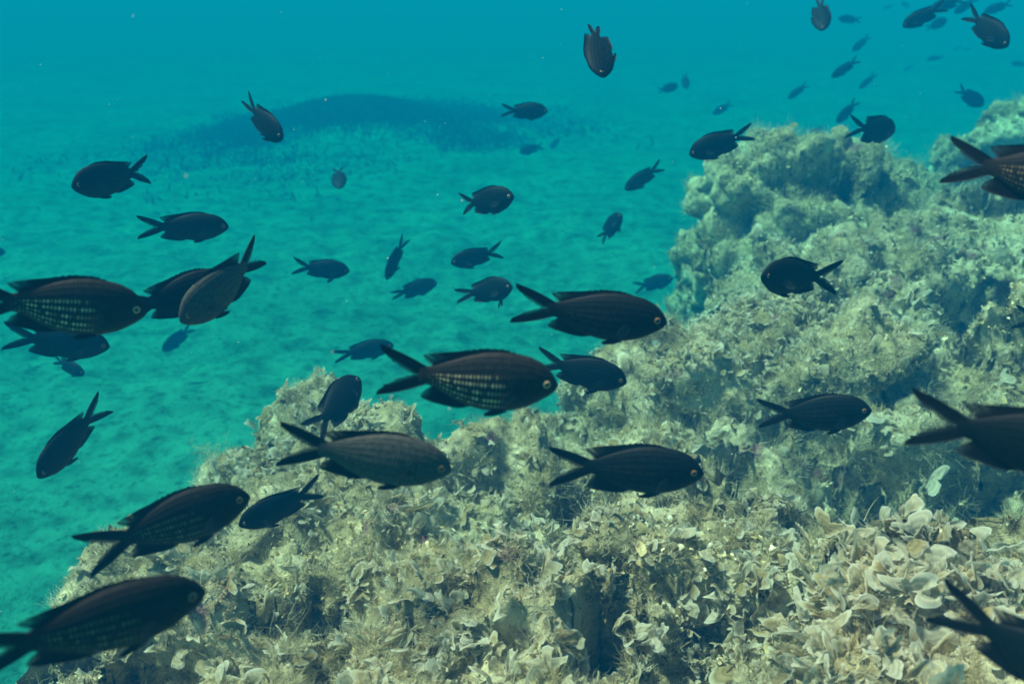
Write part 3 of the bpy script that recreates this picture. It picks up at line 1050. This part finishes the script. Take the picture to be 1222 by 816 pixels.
# ------------------------------------------------------------------ fish
S_K = np.array([0, .012, .03, .06, .10, .16, .24, .32, .40, .48, .56, .62, .67, .71, .745])
ZU_K = np.array([.004, .030, .056, .088, .117, .141, .154, .159, .151, .131, .102, .078, .057, .047, .047])
ZL_K = np.array([-.008, -.030, -.049, -.072, -.098, -.130, -.154, -.163, -.160, -.143, -.112, -.080, -.056, -.046, -.046])
WY_K = np.array([.004, .014, .023, .033, .043, .054, .062, .063, .058, .049, .037, .027, .018, .012, .006])


def smooth_tab(k):
    x = np.linspace(0, 0.745, 400)
    y = np.interp(x, S_K, k)
    for _ in range(14): y[1:-1] = (y[:-2] + 2 * y[1:-1] + y[2:]) / 4
    return x, y


TAB = {n: smooth_tab(k) for n, k in (('u', ZU_K), ('l', ZL_K), ('w', WY_K))}


def prof(n, s): return np.interp(s, *TAB[n])


class Bend:
    """centre line of the fish: local x forward, y to the fish's left, z to its back"""
    def __init__(self, lat, ver=0.0):
        s = np.linspace(0, 1.15, 300)
        q = np.clip((s - 0.28) / 0.72, 0, 1.2)
        psi = R(lat) * q ** 1.3
        the = R(ver) * q ** 1.3
        ds = s[1] - s[0]
        x = -np.cumsum(np.cos(psi) * np.cos(the)) * ds
        y = np.cumsum(np.sin(psi)) * ds
        z = np.cumsum(np.sin(the)) * ds
        self.s, self.x, self.y, self.z, self.psi, self.the = s, x + 0.5, y, z, psi, the

    def __call__(self, s, y, z):
        g = lambda a: np.interp(s, self.s, a)
        psi, the = g(self.psi), g(self.the)
        x0, y0, z0 = g(self.x), g(self.y), g(self.z)
        # lateral normal and dorsal normal
        nx, ny = np.sin(psi), np.cos(psi)
        mx, mz = np.sin(the), np.cos(the)
        return np.stack([x0 + nx * y + mx * z, y0 + ny * y, z0 + mz * z], -1)


def shell(S, Zz, th, bend, y0=None):
    """a thin closed fin from grids of s and z, half thickness th (grids nu x nv); y0 shifts it sideways"""
    nu, nv = S.shape
    y0 = 0 if y0 is None else y0
    a = bend(S, y0 + th, Zz).reshape(-1, 3)
    b = bend(S, y0 - th, Zz).reshape(-1, 3)
    i = np.arange(nu * nv).reshape(nu, nv)
    n = nu * nv
    f = np.stack([i[:-1, :-1], i[1:, :-1], i[1:, 1:], i[:-1, 1:]], -1).reshape(-1, 4)
    ring = np.concatenate([i[:-1, 0], i[-1, :-1], i[::-1, -1][:-1], i[0, ::-1][:-1]])
    nx = np.roll(ring, -1)
    e = np.stack([ring, nx, nx + n, ring + n], -1)
    return np.concatenate([a, b]), np.concatenate([f, f[:, ::-1] + n, e])


def fin_mesh(name, grids, bend):
    V, F, C, off = [], [], [], 0
    for S, Zz, th in grids:
        v, f = shell(S, Zz, th, bend)
        nu, nv = S.shape
        q = np.linspace(0, 1, nu)[:, None]
        r = np.linspace(0, 1, nv)[None]
        if name == 'tail_fin':
            clear = np.clip((r - 0.62) / 0.38, 0, 1) * np.clip((0.86 - q) / 0.3, 0, 1) * np.clip(q / 0.12, 0, 1)
            ray = r + 0 * q
        else:
            clear = np.clip((q - 0.80) / 0.2, 0, 1) * np.clip((r - 0.2) / 0.5, 0, 1)
            ray = q * 1.6 + 0 * r
        c = np.stack([clear * 0.85, ray, 0 * clear], -1).reshape(-1, 3)
        C += [c, c]
        V.append(v); F.append(f + off); off += len(v)
    me = mesh_np(name, np.concatenate(V), np.concatenate(F))
    set_tint(me, np.concatenate(C))
    me.materials.append(M['fin'])
    return me


def tail_grid(sgn, spread, hi, rg, ln=1.0):
    nu, nv = (14, 9) if hi else (8, 4)
    u = np.linspace(0, 1, nu)[:, None]
    v = np.linspace(0, 1, nv)[None]
    tip_s, tip_z = 0.72 + 0.28 * ln, 0.145 * spread
    os_ = 0.685 + (tip_s - 0.685) * u
    oz = 0.040 + (tip_z - 0.040) * (u ** 1.05) + 0.012 * np.sin(np.pi * u)
    is_ = 0.775 + (tip_s - 0.008 - 0.775) * u
    iz = 0.0 + (tip_z - 0.030) * u ** 1.45
    is_ = np.where(u < 1e-6, 0.70, is_)
    S = os_ + (is_ - os_) * v
    Zz = oz + (iz - oz) * v
    if hi:
        S[:, -1] += rg.normal(0, 0.006, nu) * np.array(u[:, 0] < 0.8)
        S[:, -2] -= np.abs(rg.normal(0, 0.008, nu)) * np.array(u[:, 0] < 0.75)
    # round the tip
    Zz = Zz + 0 * S
    th = 0.0045 * (1 - u) ** 0.7 * (1 - 0.6 * v) + 0.0008
    return S, Zz * sgn, th + 0 * S


def dorsal_grid(h, hi, rg):
    nu, nv = (30, 6) if hi else (12, 3)
    u = np.linspace(0, 1, nu)[:, None]
    v = np.linspace(0, 1, nv)[None]
    sb = 0.20 + 0.46 * u
    zb = prof('u', sb) - 0.012
    so = np.interp(u, [0, .3, .7, .90, .97, 1], [.20, .34, .535, .69, .738, .705])
    zo = np.interp(u, [0, .1, .22, .45, .65, .80, .90, .97, 1], [.146, .158, .171, .168, .149, .131, .117, .104, .066])
    if hi: zo = zo + 0.0035 * np.sin(u * 13 * 2 * np.pi) * (u < 0.68) * (u > 0.05)
    zo = zb + (zo - zb) * (1 + (h - 1) * u)
    S = sb + (so - sb) * v
    Zz = zb + (zo - zb) * v
    th = 0.0045 * (1 - v) + 0.0007 + 0 * u
    return S, Zz, th


def anal_grid(h, hi, rg):
    nu, nv = (18, 5) if hi else (8, 3)
    u = np.linspace(0, 1, nu)[:, None]
    v = np.linspace(0, 1, nv)[None]
    sb = 0.46 + 0.20 * u
    zb = prof('l', sb) + 0.010
    so = np.interp(u, [0, .3, .7, .93, 1], [.46, .56, .67, .738, .700])
    zo = np.interp(u, [0, .15, .3, .7, .93, 1], [-.148, -.160, -.158, -.138, -.116, -.066])
    zo = zb + (zo - zb) * h
    S = sb + (so - sb) * v
    Zz = zb + (zo - zb) * v
    th = 0.004 * (1 - v) + 0.0007 + 0 * u
    return S, Zz, th


def body_mesh(bend, hi, depth, mat):
    ns, na = (52, 36) if hi else (24, 16)
    s = 0.745 * np.linspace(0, 1, ns) ** 1.35
    a = np.linspace(0, 2 * np.pi, na, endpoint=False)
    zu, zl, w = prof('u', s) * depth, prof('l', s) * depth, prof('w', s)
    mid, half = (zu + zl) / 2, (zu - zl) / 2
    ca, sa = np.cos(a), np.sin(a)
    Zz = mid[:, None] + half[:, None] * ca[None]
    Yy = w[:, None] * np.sign(sa)[None] * np.abs(sa)[None] ** 1.08
    Ss = np.repeat(s[:, None], na, 1)
    # mouth: a small notch at the lower front of the snout
    cut = np.exp(-((s[:, None] - 0.014) / 0.012) ** 2) * np.exp(-((Zz + 0.006) / 0.006) ** 2)
    Yy = Yy * (1 - 0.35 * cut)
    v = bend(Ss, Yy, Zz).reshape(-1, 3)
    nose = bend(np.array([-0.002]), np.array([0.0]), np.array([0.0]))
    rear = bend(np.array([0.75]), np.array([0.0]), np.array([0.0]))
    nv = len(v)
    v = np.concatenate([v, nose, rear])
    i = np.arange(ns * na).reshape(ns, na)
    j = np.roll(i, -1, 1)
    f = np.stack([i[:-1], i[1:], j[1:], j[:-1]], -1).reshape(-1, 4)
    me = bpy.data.meshes.new('damselfish')
    faces = [tuple(int(q) for q in x) for x in f]
    faces += [(int(i[0, k]), int(j[0, k]), nv) for k in range(na)]
    faces += [(int(j[-1, k]), int(i[-1, k]), nv + 1) for k in range(na)]
    me.from_pydata([tuple(x) for x in v], [], faces)
    uvl = me.uv_layers.new(name='UVMap')
    U = np.concatenate([Ss.ravel(), [0.0, 0.75]])
    Va = np.repeat((np.minimum(a, 2 * np.pi - a) / (2 * np.pi))[None], ns, 0).ravel()   # 0 back .. 0.5 belly, both sides alike
    Va = np.concatenate([Va, [0.25, 0.25]])
    li = np.empty(len(me.loops), dtype=np.int32)
    me.loops.foreach_get('vertex_index', li)
    uvl.data.foreach_set('uv', np.stack([U[li], Va[li]], 1).astype(np.float32).ravel())
    me.polygons.foreach_set('use_smooth', np.ones(len(me.polygons), dtype=bool))
    me.materials.append(mat)
    return me


def leaf_fin(name, length, width, hi, mat):
    """a paired fin: rounded leaf, root at the origin, pointing along -x, width along z"""
    nu, nv = (9, 6) if hi else (5, 3)
    u = np.linspace(0, 1, nu)[:, None]
    v = np.linspace(-1, 1, nv)[None]
    w = width * (0.22 + 1.0 * np.sin(np.pi * np.clip(u * 0.80 + 0.06, 0, 1)) ** 0.9) * 0.6
    X = -length * u * (1 - 0.12 * np.abs(v)) + 0 * v
    Zz = w * v
    Y = 0.10 * length * u ** 2 + 0 * v
    a = np.stack([X, Y + 0.0012, Zz], -1).reshape(-1, 3)
    b = np.stack([X, Y - 0.0012, Zz], -1).reshape(-1, 3)
    i = np.arange(nu * nv).reshape(nu, nv); n = nu * nv
    f = np.stack([i[:-1, :-1], i[1:, :-1], i[1:, 1:], i[:-1, 1:]], -1).reshape(-1, 4)
    ring = np.concatenate([i[:-1, 0], i[-1, :-1], i[::-1, -1][:-1], i[0, ::-1][:-1]])
    nx = np.roll(ring, -1)
    e = np.stack([ring, nx, nx + n, ring + n], -1)
    me = mesh_np(name, np.concatenate([a, b]), np.concatenate([f, f[:, ::-1] + n, e]))
    me.materials.append(mat)
    return me


def dome(name, r, h, mat, seg=20, rings=5):
    """a flattened dome facing +y"""
    v, f = [], []
    for k in range(rings):
        q = k / rings * math.pi / 2
        for i in range(seg):
            a = 2 * math.pi * i / seg
            v.append((r * math.cos(q) * math.cos(a), h * math.sin(q), r * math.cos(q) * math.sin(a)))
    v.append((0, h, 0))
    for k in range(rings - 1):
        for i in range(seg):
            j = (i + 1) % seg
            f.append((k * seg + i, k * seg + j, (k + 1) * seg + j, (k + 1) * seg + i))
    for i in range(seg): f.append(((rings - 1) * seg + i, (rings - 1) * seg + (i + 1) % seg, rings * seg))
    me = bpy.data.meshes.new(name)
    me.from_pydata(v, [], f)
    me.polygons.foreach_set('use_smooth', np.ones(len(me.polygons), dtype=bool))
    me.materials.append(mat)
    return me


EYE = dome('eye', 0.0225, 0.010, M['iris'])
EYE_PALE = dome('eye', 0.0225, 0.010, M['iris_pale'])
PUPIL = dome('pupil', 0.0142, 0.0075, M['pupil'], 14, 4)
PECT = {True: leaf_fin('pectoral_fin', 0.145, 0.05, True, M['fin_clear']), False: leaf_fin('pectoral_fin', 0.145, 0.05, False, M['fin_clear'])}
PELV = {True: leaf_fin('pelvic_fin', 0.13, 0.026, True, M['fin']), False: leaf_fin('pelvic_fin', 0.13, 0.026, False, M['fin'])}


def fish(label, head, tail, L=0.11, out=0.0, bend=0.0, vbend=0.0, roll=0.0, skin='skin_dark', spread=1.0, dorsal=1.0,
         depth=1.0, pect=(25, 25), pelv=8, eye=True, pale_eye=False, group=None, upside=None, tl=1.0):
    """head, tail: pixels of the snout and of the middle of the tail tips; out: degrees the snout turns towards the camera"""
    lp = math.hypot(head[0] - tail[0], head[1] - tail[1])
    tl *= 0.88
    Lt = 0.72 + 0.28 * tl                                   # snout to tail tips, in body units
    t = L * Lt * max(0.12, math.cos(R(out))) * FPX / lp
    hi = lp > 85 or t < 0.8
    rg = np.random.default_rng(int(abs(head[0] * 31 + head[1] * 17)) + 3)
    hd = Vector((head[0] - tail[0], tail[1] - head[1])).normalized()
    ctr = P((head[0] + tail[0]) / 2, (head[1] + tail[1]) / 2, t)
    los = (CAMP - ctr).normalized()                         # towards the camera
    rx = cU.cross(los).normalized()
    ry = los.cross(rx).normalized()
    X = ((rx * hd.x + ry * hd.y) * math.cos(R(out)) + los * math.sin(R(out))).normalized()
    up = Vector((0, 0, 1)) if upside is None else (rx * upside[0] + ry * upside[1])
    Zd = (up - X * up.dot(X)).normalized()
    Zd = Matrix.Rotation(R(roll), 3, X) @ Zd
    Y = Zd.cross(X)
    if bend == 0.0: bend = float(rg.uniform(-13, 13))
    if vbend == 0.0: vbend = float(rg.uniform(-5, 5))
    pect = (pect[0] + float(rg.uniform(-12, 30)), pect[1] + float(rg.uniform(-12, 30)))
    bd = Bend(bend, vbend)
    depth *= 1.06 * rg.uniform(0.97, 1.04)
    dorsal *= rg.uniform(0.85, 1.25)
    spread *= rg.uniform(0.92, 1.1)
    mat = M[skin]
    me = body_mesh(bd, hi, depth, mat)
    root = add_obj('damselfish', me)
    root.matrix_world = Matrix.Translation(ctr - X * ((0.5 - Lt / 2) * L)) @ Matrix((X, Y, Zd)).transposed().to_4x4() @ Matrix.Scale(L, 4)
    tag(root, label, 'fish', group or 'school of dark damselfish')
    add_obj('tail_fin', fin_mesh('tail_fin', [tail_grid(1, spread, hi, rg, tl), tail_grid(-1, spread, hi, rg, tl)], bd), None, root)
    S, Zz, th = dorsal_grid(dorsal, hi, rg)
    add_obj('dorsal_fin', fin_mesh('dorsal_fin', [(S, Zz * depth, th)], bd), None, root)
    S, Zz, th = anal_grid(dorsal, hi, rg)
    add_obj('anal_fin', fin_mesh('anal_fin', [(S, Zz * depth, th)], bd), None, root)
    if lp < 30: return root
    for sgn, ang in ((1, pect[0]), (-1, pect[1])):
        w = float(prof('w', 0.23))
        o = add_obj('pectoral_fin', PECT[hi], None, root)
        o.matrix_local = (Matrix.Translation((0.5 - 0.225, sgn * w * 0.93, -0.030)) @ Matrix.Rotation(R(-sgn * ang), 4, 'Z')
                          @ Matrix.Rotation(R(-18), 4, 'Y') @ Matrix.Scale(sgn, 4, (0, 1, 0)))
        o = add_obj('pelvic_fin', PELV[hi], None, root)
        o.matrix_local = (Matrix.Translation((0.5 - 0.27, sgn * 0.018, float(prof('l', 0.27)) * depth + 0.008)) @ Matrix.Rotation(R(-sgn * 8), 4, 'Z')
                          @ Matrix.Rotation(R(-pelv), 4, 'Y') @ Matrix.Scale(sgn, 4, (0, 1, 0)))
        if eye:
            e = add_obj('eye', EYE_PALE if pale_eye else EYE, None, root)
            wy = float(prof('w', 0.068)) * 0.93
            e.matrix_local = Matrix.Translation((0.5 - 0.068, sgn * (wy - 0.003), 0.014)) @ Matrix.Rotation(R(180 if sgn < 0 else 0), 4, 'Z') @ Matrix.Rotation(R(14), 4, 'Z' if sgn > 0 else 'Z')
            p = add_obj('pupil', PUPIL, None, e)
            p.matrix_local = Matrix.Translation((0, 0.0055, 0))
    return root


# ---- near fish
fish('spotted fish with white-rimmed eye at the left edge, nose touching the dark pair', (169, 370), (-32, 356), 0.115, skin='skin_gold', pale_eye=True, spread=1.0)
fish('dark fish mostly hidden behind the tail-up grey fish, beside the spotted fish at left', (282, 334), (146, 372), 0.105, out=-8, skin='skin_black', depth=1.08)
fish('grey fish slanting tail-up to the right, in front of a darker one', (219, 383), (318, 296), 0.105, out=28, skin='skin_grey', bend=-14)
fish('hazy fish swimming right just below the spotted fish at left', (126, 414), (12, 400), 0.125, skin='skin_black', spread=1.0)
fish('small blotchy fish turned downwards under the hazy fish at left', (99, 446), (65, 428), 0.10, out=45, skin='skin_black')
fish('tiny faded fish hanging head-down below the slanting grey fish', (195, 419), (229, 388), 0.14, out=10, skin='skin_black')
fish('black fish diving head-down over bare sand, left of the reef', (50, 567), (119, 478), 0.105, out=18, skin='skin_black', bend=10, spread=1.1)
fish('plump dark brown fish with orange-ringed eye and drooping tail at lower left', (295, 598), (106, 648), 0.11, skin='skin_brown', depth=1.06, bend=-12, out=6)
fish('black fish facing left over rock, tail raised, at the nose of the plump brown fish', (287, 624), (385, 582), 0.088, out=8, skin='skin_black', spread=1.05)
fish('long brown fish with orange-ringed eye at the bottom left corner', (241, 722), (-30, 768), 0.115, skin='skin_brown', pect=(70, 55), depth=0.92, spread=0.9)
fish('grey-brown fish with yellow eye passing in front of an upturned black fish', (540, 563), (336, 522), 0.11, skin='skin_grey', spread=1.0, depth=0.98)
fish('black fish tilted steeply upward behind the grey-brown fish', (430, 450), (374, 513), 0.105, out=-40, skin='skin_black', upside=(-0.76, 0.65), roll=10)
fish('fish with bright rows of golden spots in the centre of the school', (667, 460), (452, 445), 0.115, skin='skin_gold', pale_eye=True, spread=1.08)
fish('black fish just ahead of the golden spotted central fish', (748, 456), (640, 428), 0.098, skin='skin_black', pelv=22, depth=1.06)
fish('long black fish with spread forked tail swimming right above the central spotted fish', (796, 385), (612, 364), 0.115, skin='skin_dark', depth=0.95)
fish('black fish with faint gold rows and raised dorsal spike over the rocks', (839, 563), (656, 553), 0.112, skin='skin_dark', dorsal=1.35)
fish('blurred dark fish facing right over the shaded ridge', (1036, 488), (907, 498), 0.10, skin='skin_dark', depth=1.06, spread=1.0)
fish('round-bodied fish turned half towards us, facing left over the ridge', (911, 329), (990, 330), 0.10, out=50, skin='skin_dark', bend=26, depth=1.05, spread=1.2)
fish('dark fish cut off by the right edge below the pale sloping boulder', (1330, 226), (1136, 186), 0.11, skin='skin_brown')
fish('big blurred black fish cut off by the right edge beside the shaded hollow', (1340, 550), (1096, 498), 0.11, skin='skin_black')
fish('black fish leaving the frame at the bottom right corner, forked tail showing', (1350, 838), (1130, 728), 0.105, skin='skin_black')
fish('dark tail tip of a fish at the right edge above the ridge', (1318, 394), (1217, 377), 0.105, skin='skin_black')
# ---- middle distance
fish('dark fish with tail lifted, heading down to the right, high at left', (337, 163), (291, 128), 0.112, out=46, skin='skin_black', depth=1.12, vbend=34)
fish('round dark fish facing left with forked tail, upper left', (91, 226), (180, 197), 0.115, out=30, skin='skin_dark', depth=1.05, bend=-14, spread=1.1)
fish('slim dark fish with faint stripes facing right below the round dark fish', (271, 268), (168, 273), 0.115, skin='skin_dark', depth=0.9)
fish('dark fish nose at the left edge of the picture', (4, 300), (-36, 303), 0.12, skin='skin_black')
fish('small upright fish seen end-on over the dark sea grass', (405, 225), (404, 198), 0.125, out=58, skin='skin_black', upside=(1, 0.3))
fish('round dark fish with pale eye and bent tail in mid water at the centre', (613, 234), (545, 246), 0.115, out=34, skin='skin_black', depth=1.06, pale_eye=True, bend=18, spread=1.1)
fish('dark fish with spread fins facing right over sand, left of centre', (417, 323), (350, 318), 0.12, skin='skin_black', pelv=35, spread=1.1)
fish('slim fish diving straight down with tail raised over the sand', (461, 334), (482, 282), 0.12, out=15, skin='skin_black', bend=14)
fish('dark fish facing left with wide forked tail, below the round centre fish', (538, 314), (600, 298), 0.118, out=16, skin='skin_black', spread=1.15)
fish('hazy fish tilted up to the right without fins spread, over sand', (522, 337), (467, 352), 0.135, out=-10, skin='skin_black', spread=0.6)
fish('dark fish with tail turned away, belly fin hanging down, at the centre', (611, 342), (553, 350), 0.112, out=42, skin='skin_black', depth=1.08, pelv=60, bend=-68, spread=0.8)
fish('faded leaf-like fish above the central spotted fish', (602, 377), (607, 402), 0.138, out=35, skin='skin_black', spread=0.6)
fish('tiny faded fish right above the back of the central spotted fish', (601, 406), (607, 419), 0.138, out=40, skin='skin_black')
fish('faded sliver of a fish under the belly of the long black fish', (684, 392), (690, 412), 0.138, out=30, skin='skin_black', spread=0.6)
fish('faded sliver of a fish between the central spotted fish and the black one', (669, 457), (674, 473), 0.138, out=30, skin='skin_black', spread=0.6)
fish('hazy grey fish facing right above the tail of the central spotted fish', (470, 412), (398, 423), 0.14, skin='skin_black', spread=0.8, depth=0.92)
fish('faded fish partly hidden by algae beside the base of the tall boulder', (803, 332), (757, 343), 0.14, out=12, skin='skin_black')
fish('dark fish hanging head-down near the top centre', (719, 91), (709, 29), 0.11, out=48, skin='skin_black', upside=(-1, 0.15), roll=-14, spread=0.55, tl=0.7)
fish('dark fish facing right in open water at top centre', (654, 133), (598, 132), 0.125, skin='skin_black', spread=0.95)
fish('faded fish facing left below the top centre fish', (620, 182), (649, 174), 0.14, out=10, skin='skin_black')
fish('tiny faded fish behind the tail of the faded fish facing left', (657, 178), (669, 163), 0.138, skin='skin_black')
fish('small dark fish facing right, paired with an upright one, upper right of centre', (809, 103), (785, 108), 0.125, out=20, skin='skin_black', depth=1.1)
fish('small upright dark fish beside its facing partner, upper right of centre', (819, 106), (817, 89), 0.125, out=48, skin='skin_black', upside=(1, 0.2))
fish('dark fish diving to the left, left of the tall boulder', (746, 226), (790, 197), 0.12, out=12, skin='skin_black')
fish('dark fish angled up to the right with drooping tail fins, left of the tall boulder', (742, 256), (715, 287), 0.115, out=36, skin='skin_black', depth=1.1, pelv=30)
fish('tiny dark fish facing left near the flank of the tall boulder', (761, 286), (783, 279), 0.125, out=15, skin='skin_black', depth=1.05)
fish('black fish resting against the shoulder of the tall boulder', (823, 183), (897, 158), 0.115, out=10, skin='skin_black', depth=1.1, spread=0.9)
# ---- far fish, upper right
fish('faded fish floating just above the shoulder of the tall boulder', (851, 136), (873, 124), 0.138, skin='skin_black')
fish('dark upright fish seen end-on at the top edge', (981, 36), (979, -2), 0.115, out=52, skin='skin_black', upside=(1, 0.1), spread=0.5)
fish('faded fish facing left beside the upright fish at the top edge', (1001, 21), (1027, 26), 0.138, out=10, skin='skin_black')
fish('faded fish pointing down to the left under the top edge', (1018, 60), (1037, 44), 0.138, skin='skin_black')
fish('faded slim fish trailing a second shadowy one, below the top edge', (993, 91), (1024, 72), 0.138, skin='skin_black', depth=0.85)
fish('faded slim fish below the trailing pair', (1026, 105), (1045, 89), 0.138, skin='skin_black', depth=0.85)
fish('faded slim fish left of the trailing pair', (941, 117), (963, 101), 0.138, skin='skin_black', depth=0.85)
fish('half-faded fish with raised tail above the saddle between the boulders', (999, 146), (1022, 121), 0.135, out=10, skin='skin_black', spread=1.1)
fish('black fish with scissor tail hovering over the saddle between the boulders', (1067, 158), (1017, 150), 0.115, out=-46, skin='skin_black', depth=1.25, dorsal=1.3, spread=1.3, tl=1.25)
fish('faded fish sinking behind the crest of the tall boulder', (963, 163), (983, 152), 0.138, skin='skin_black')
fish('dark fish facing left in the cluster at the top right', (1079, 28), (1126, 10), 0.12, out=10, skin='skin_black', spread=1.05)
fish('small dark fish with open tail under the facing one in the top right cluster', (1129, 26), (1106, 32), 0.12, out=20, skin='skin_black', depth=1.3)
fish('stout dark fish diving right at the top right corner', (1200, 58), (1156, 10), 0.115, out=30, skin='skin_dark', depth=1.15)
fish('faded fish crossing the top edge within the cluster', (1112, 8), (1150, 1), 0.138, skin='skin_black')
fish('shadowy fish behind the stout fish in the corner, left of it', (1140, 14), (1165, 0), 0.138, out=10, skin='skin_black')
fish('shadowy fish peeking over the back of the stout corner fish', (1176, 12), (1206, 6), 0.138, skin='skin_black')
fish('pale ghostly fish under the top edge, left of the corner cluster', (1076, 3), (1087, 9), 0.138, out=35, skin='skin_black')
fish('ghostly dot of a fish in mid water above the saddle', (1079, 84), (1089, 78), 0.138, skin='skin_black')
fish('ghostly slim fish right of the mid-water dot', (1107, 70), (1126, 69), 0.138, skin='skin_black', depth=0.85)
fish('ghostly small fish below the stout corner fish, left of two', (1139, 60), (1148, 55), 0.138, skin='skin_black')
fish('ghostly small fish below the stout corner fish, right of two', (1150, 58), (1159, 59), 0.138, out=30, skin='skin_black')
fish('tiny upright faded fish above the pale sloping boulder', (1116, 124), (1118, 114), 0.138, out=20, skin='skin_black')
fish('hazy fish with raised tail behind the crest of the pale sloping boulder', (1172, 128), (1144, 104), 0.138, out=-20, skin='skin_black', depth=1.2, spread=1.1)
fish('tiny faded fish right of the hazy one behind the pale sloping boulder', (1165, 107), (1173, 113), 0.138, skin='skin_black')
fish('tiny dark fish low on the left of the pale sloping boulder crest', (1122, 142), (1130, 133), 0.138, skin='skin_black')
fish('ghostly fish fading out at the right edge of open water', (1208, 74), (1226, 79), 0.138, skin='skin_black')
fish('ghostly fish under the top edge, right of the upright one', (1054, 10), (1066, 7), 0.138, skin='skin_black')
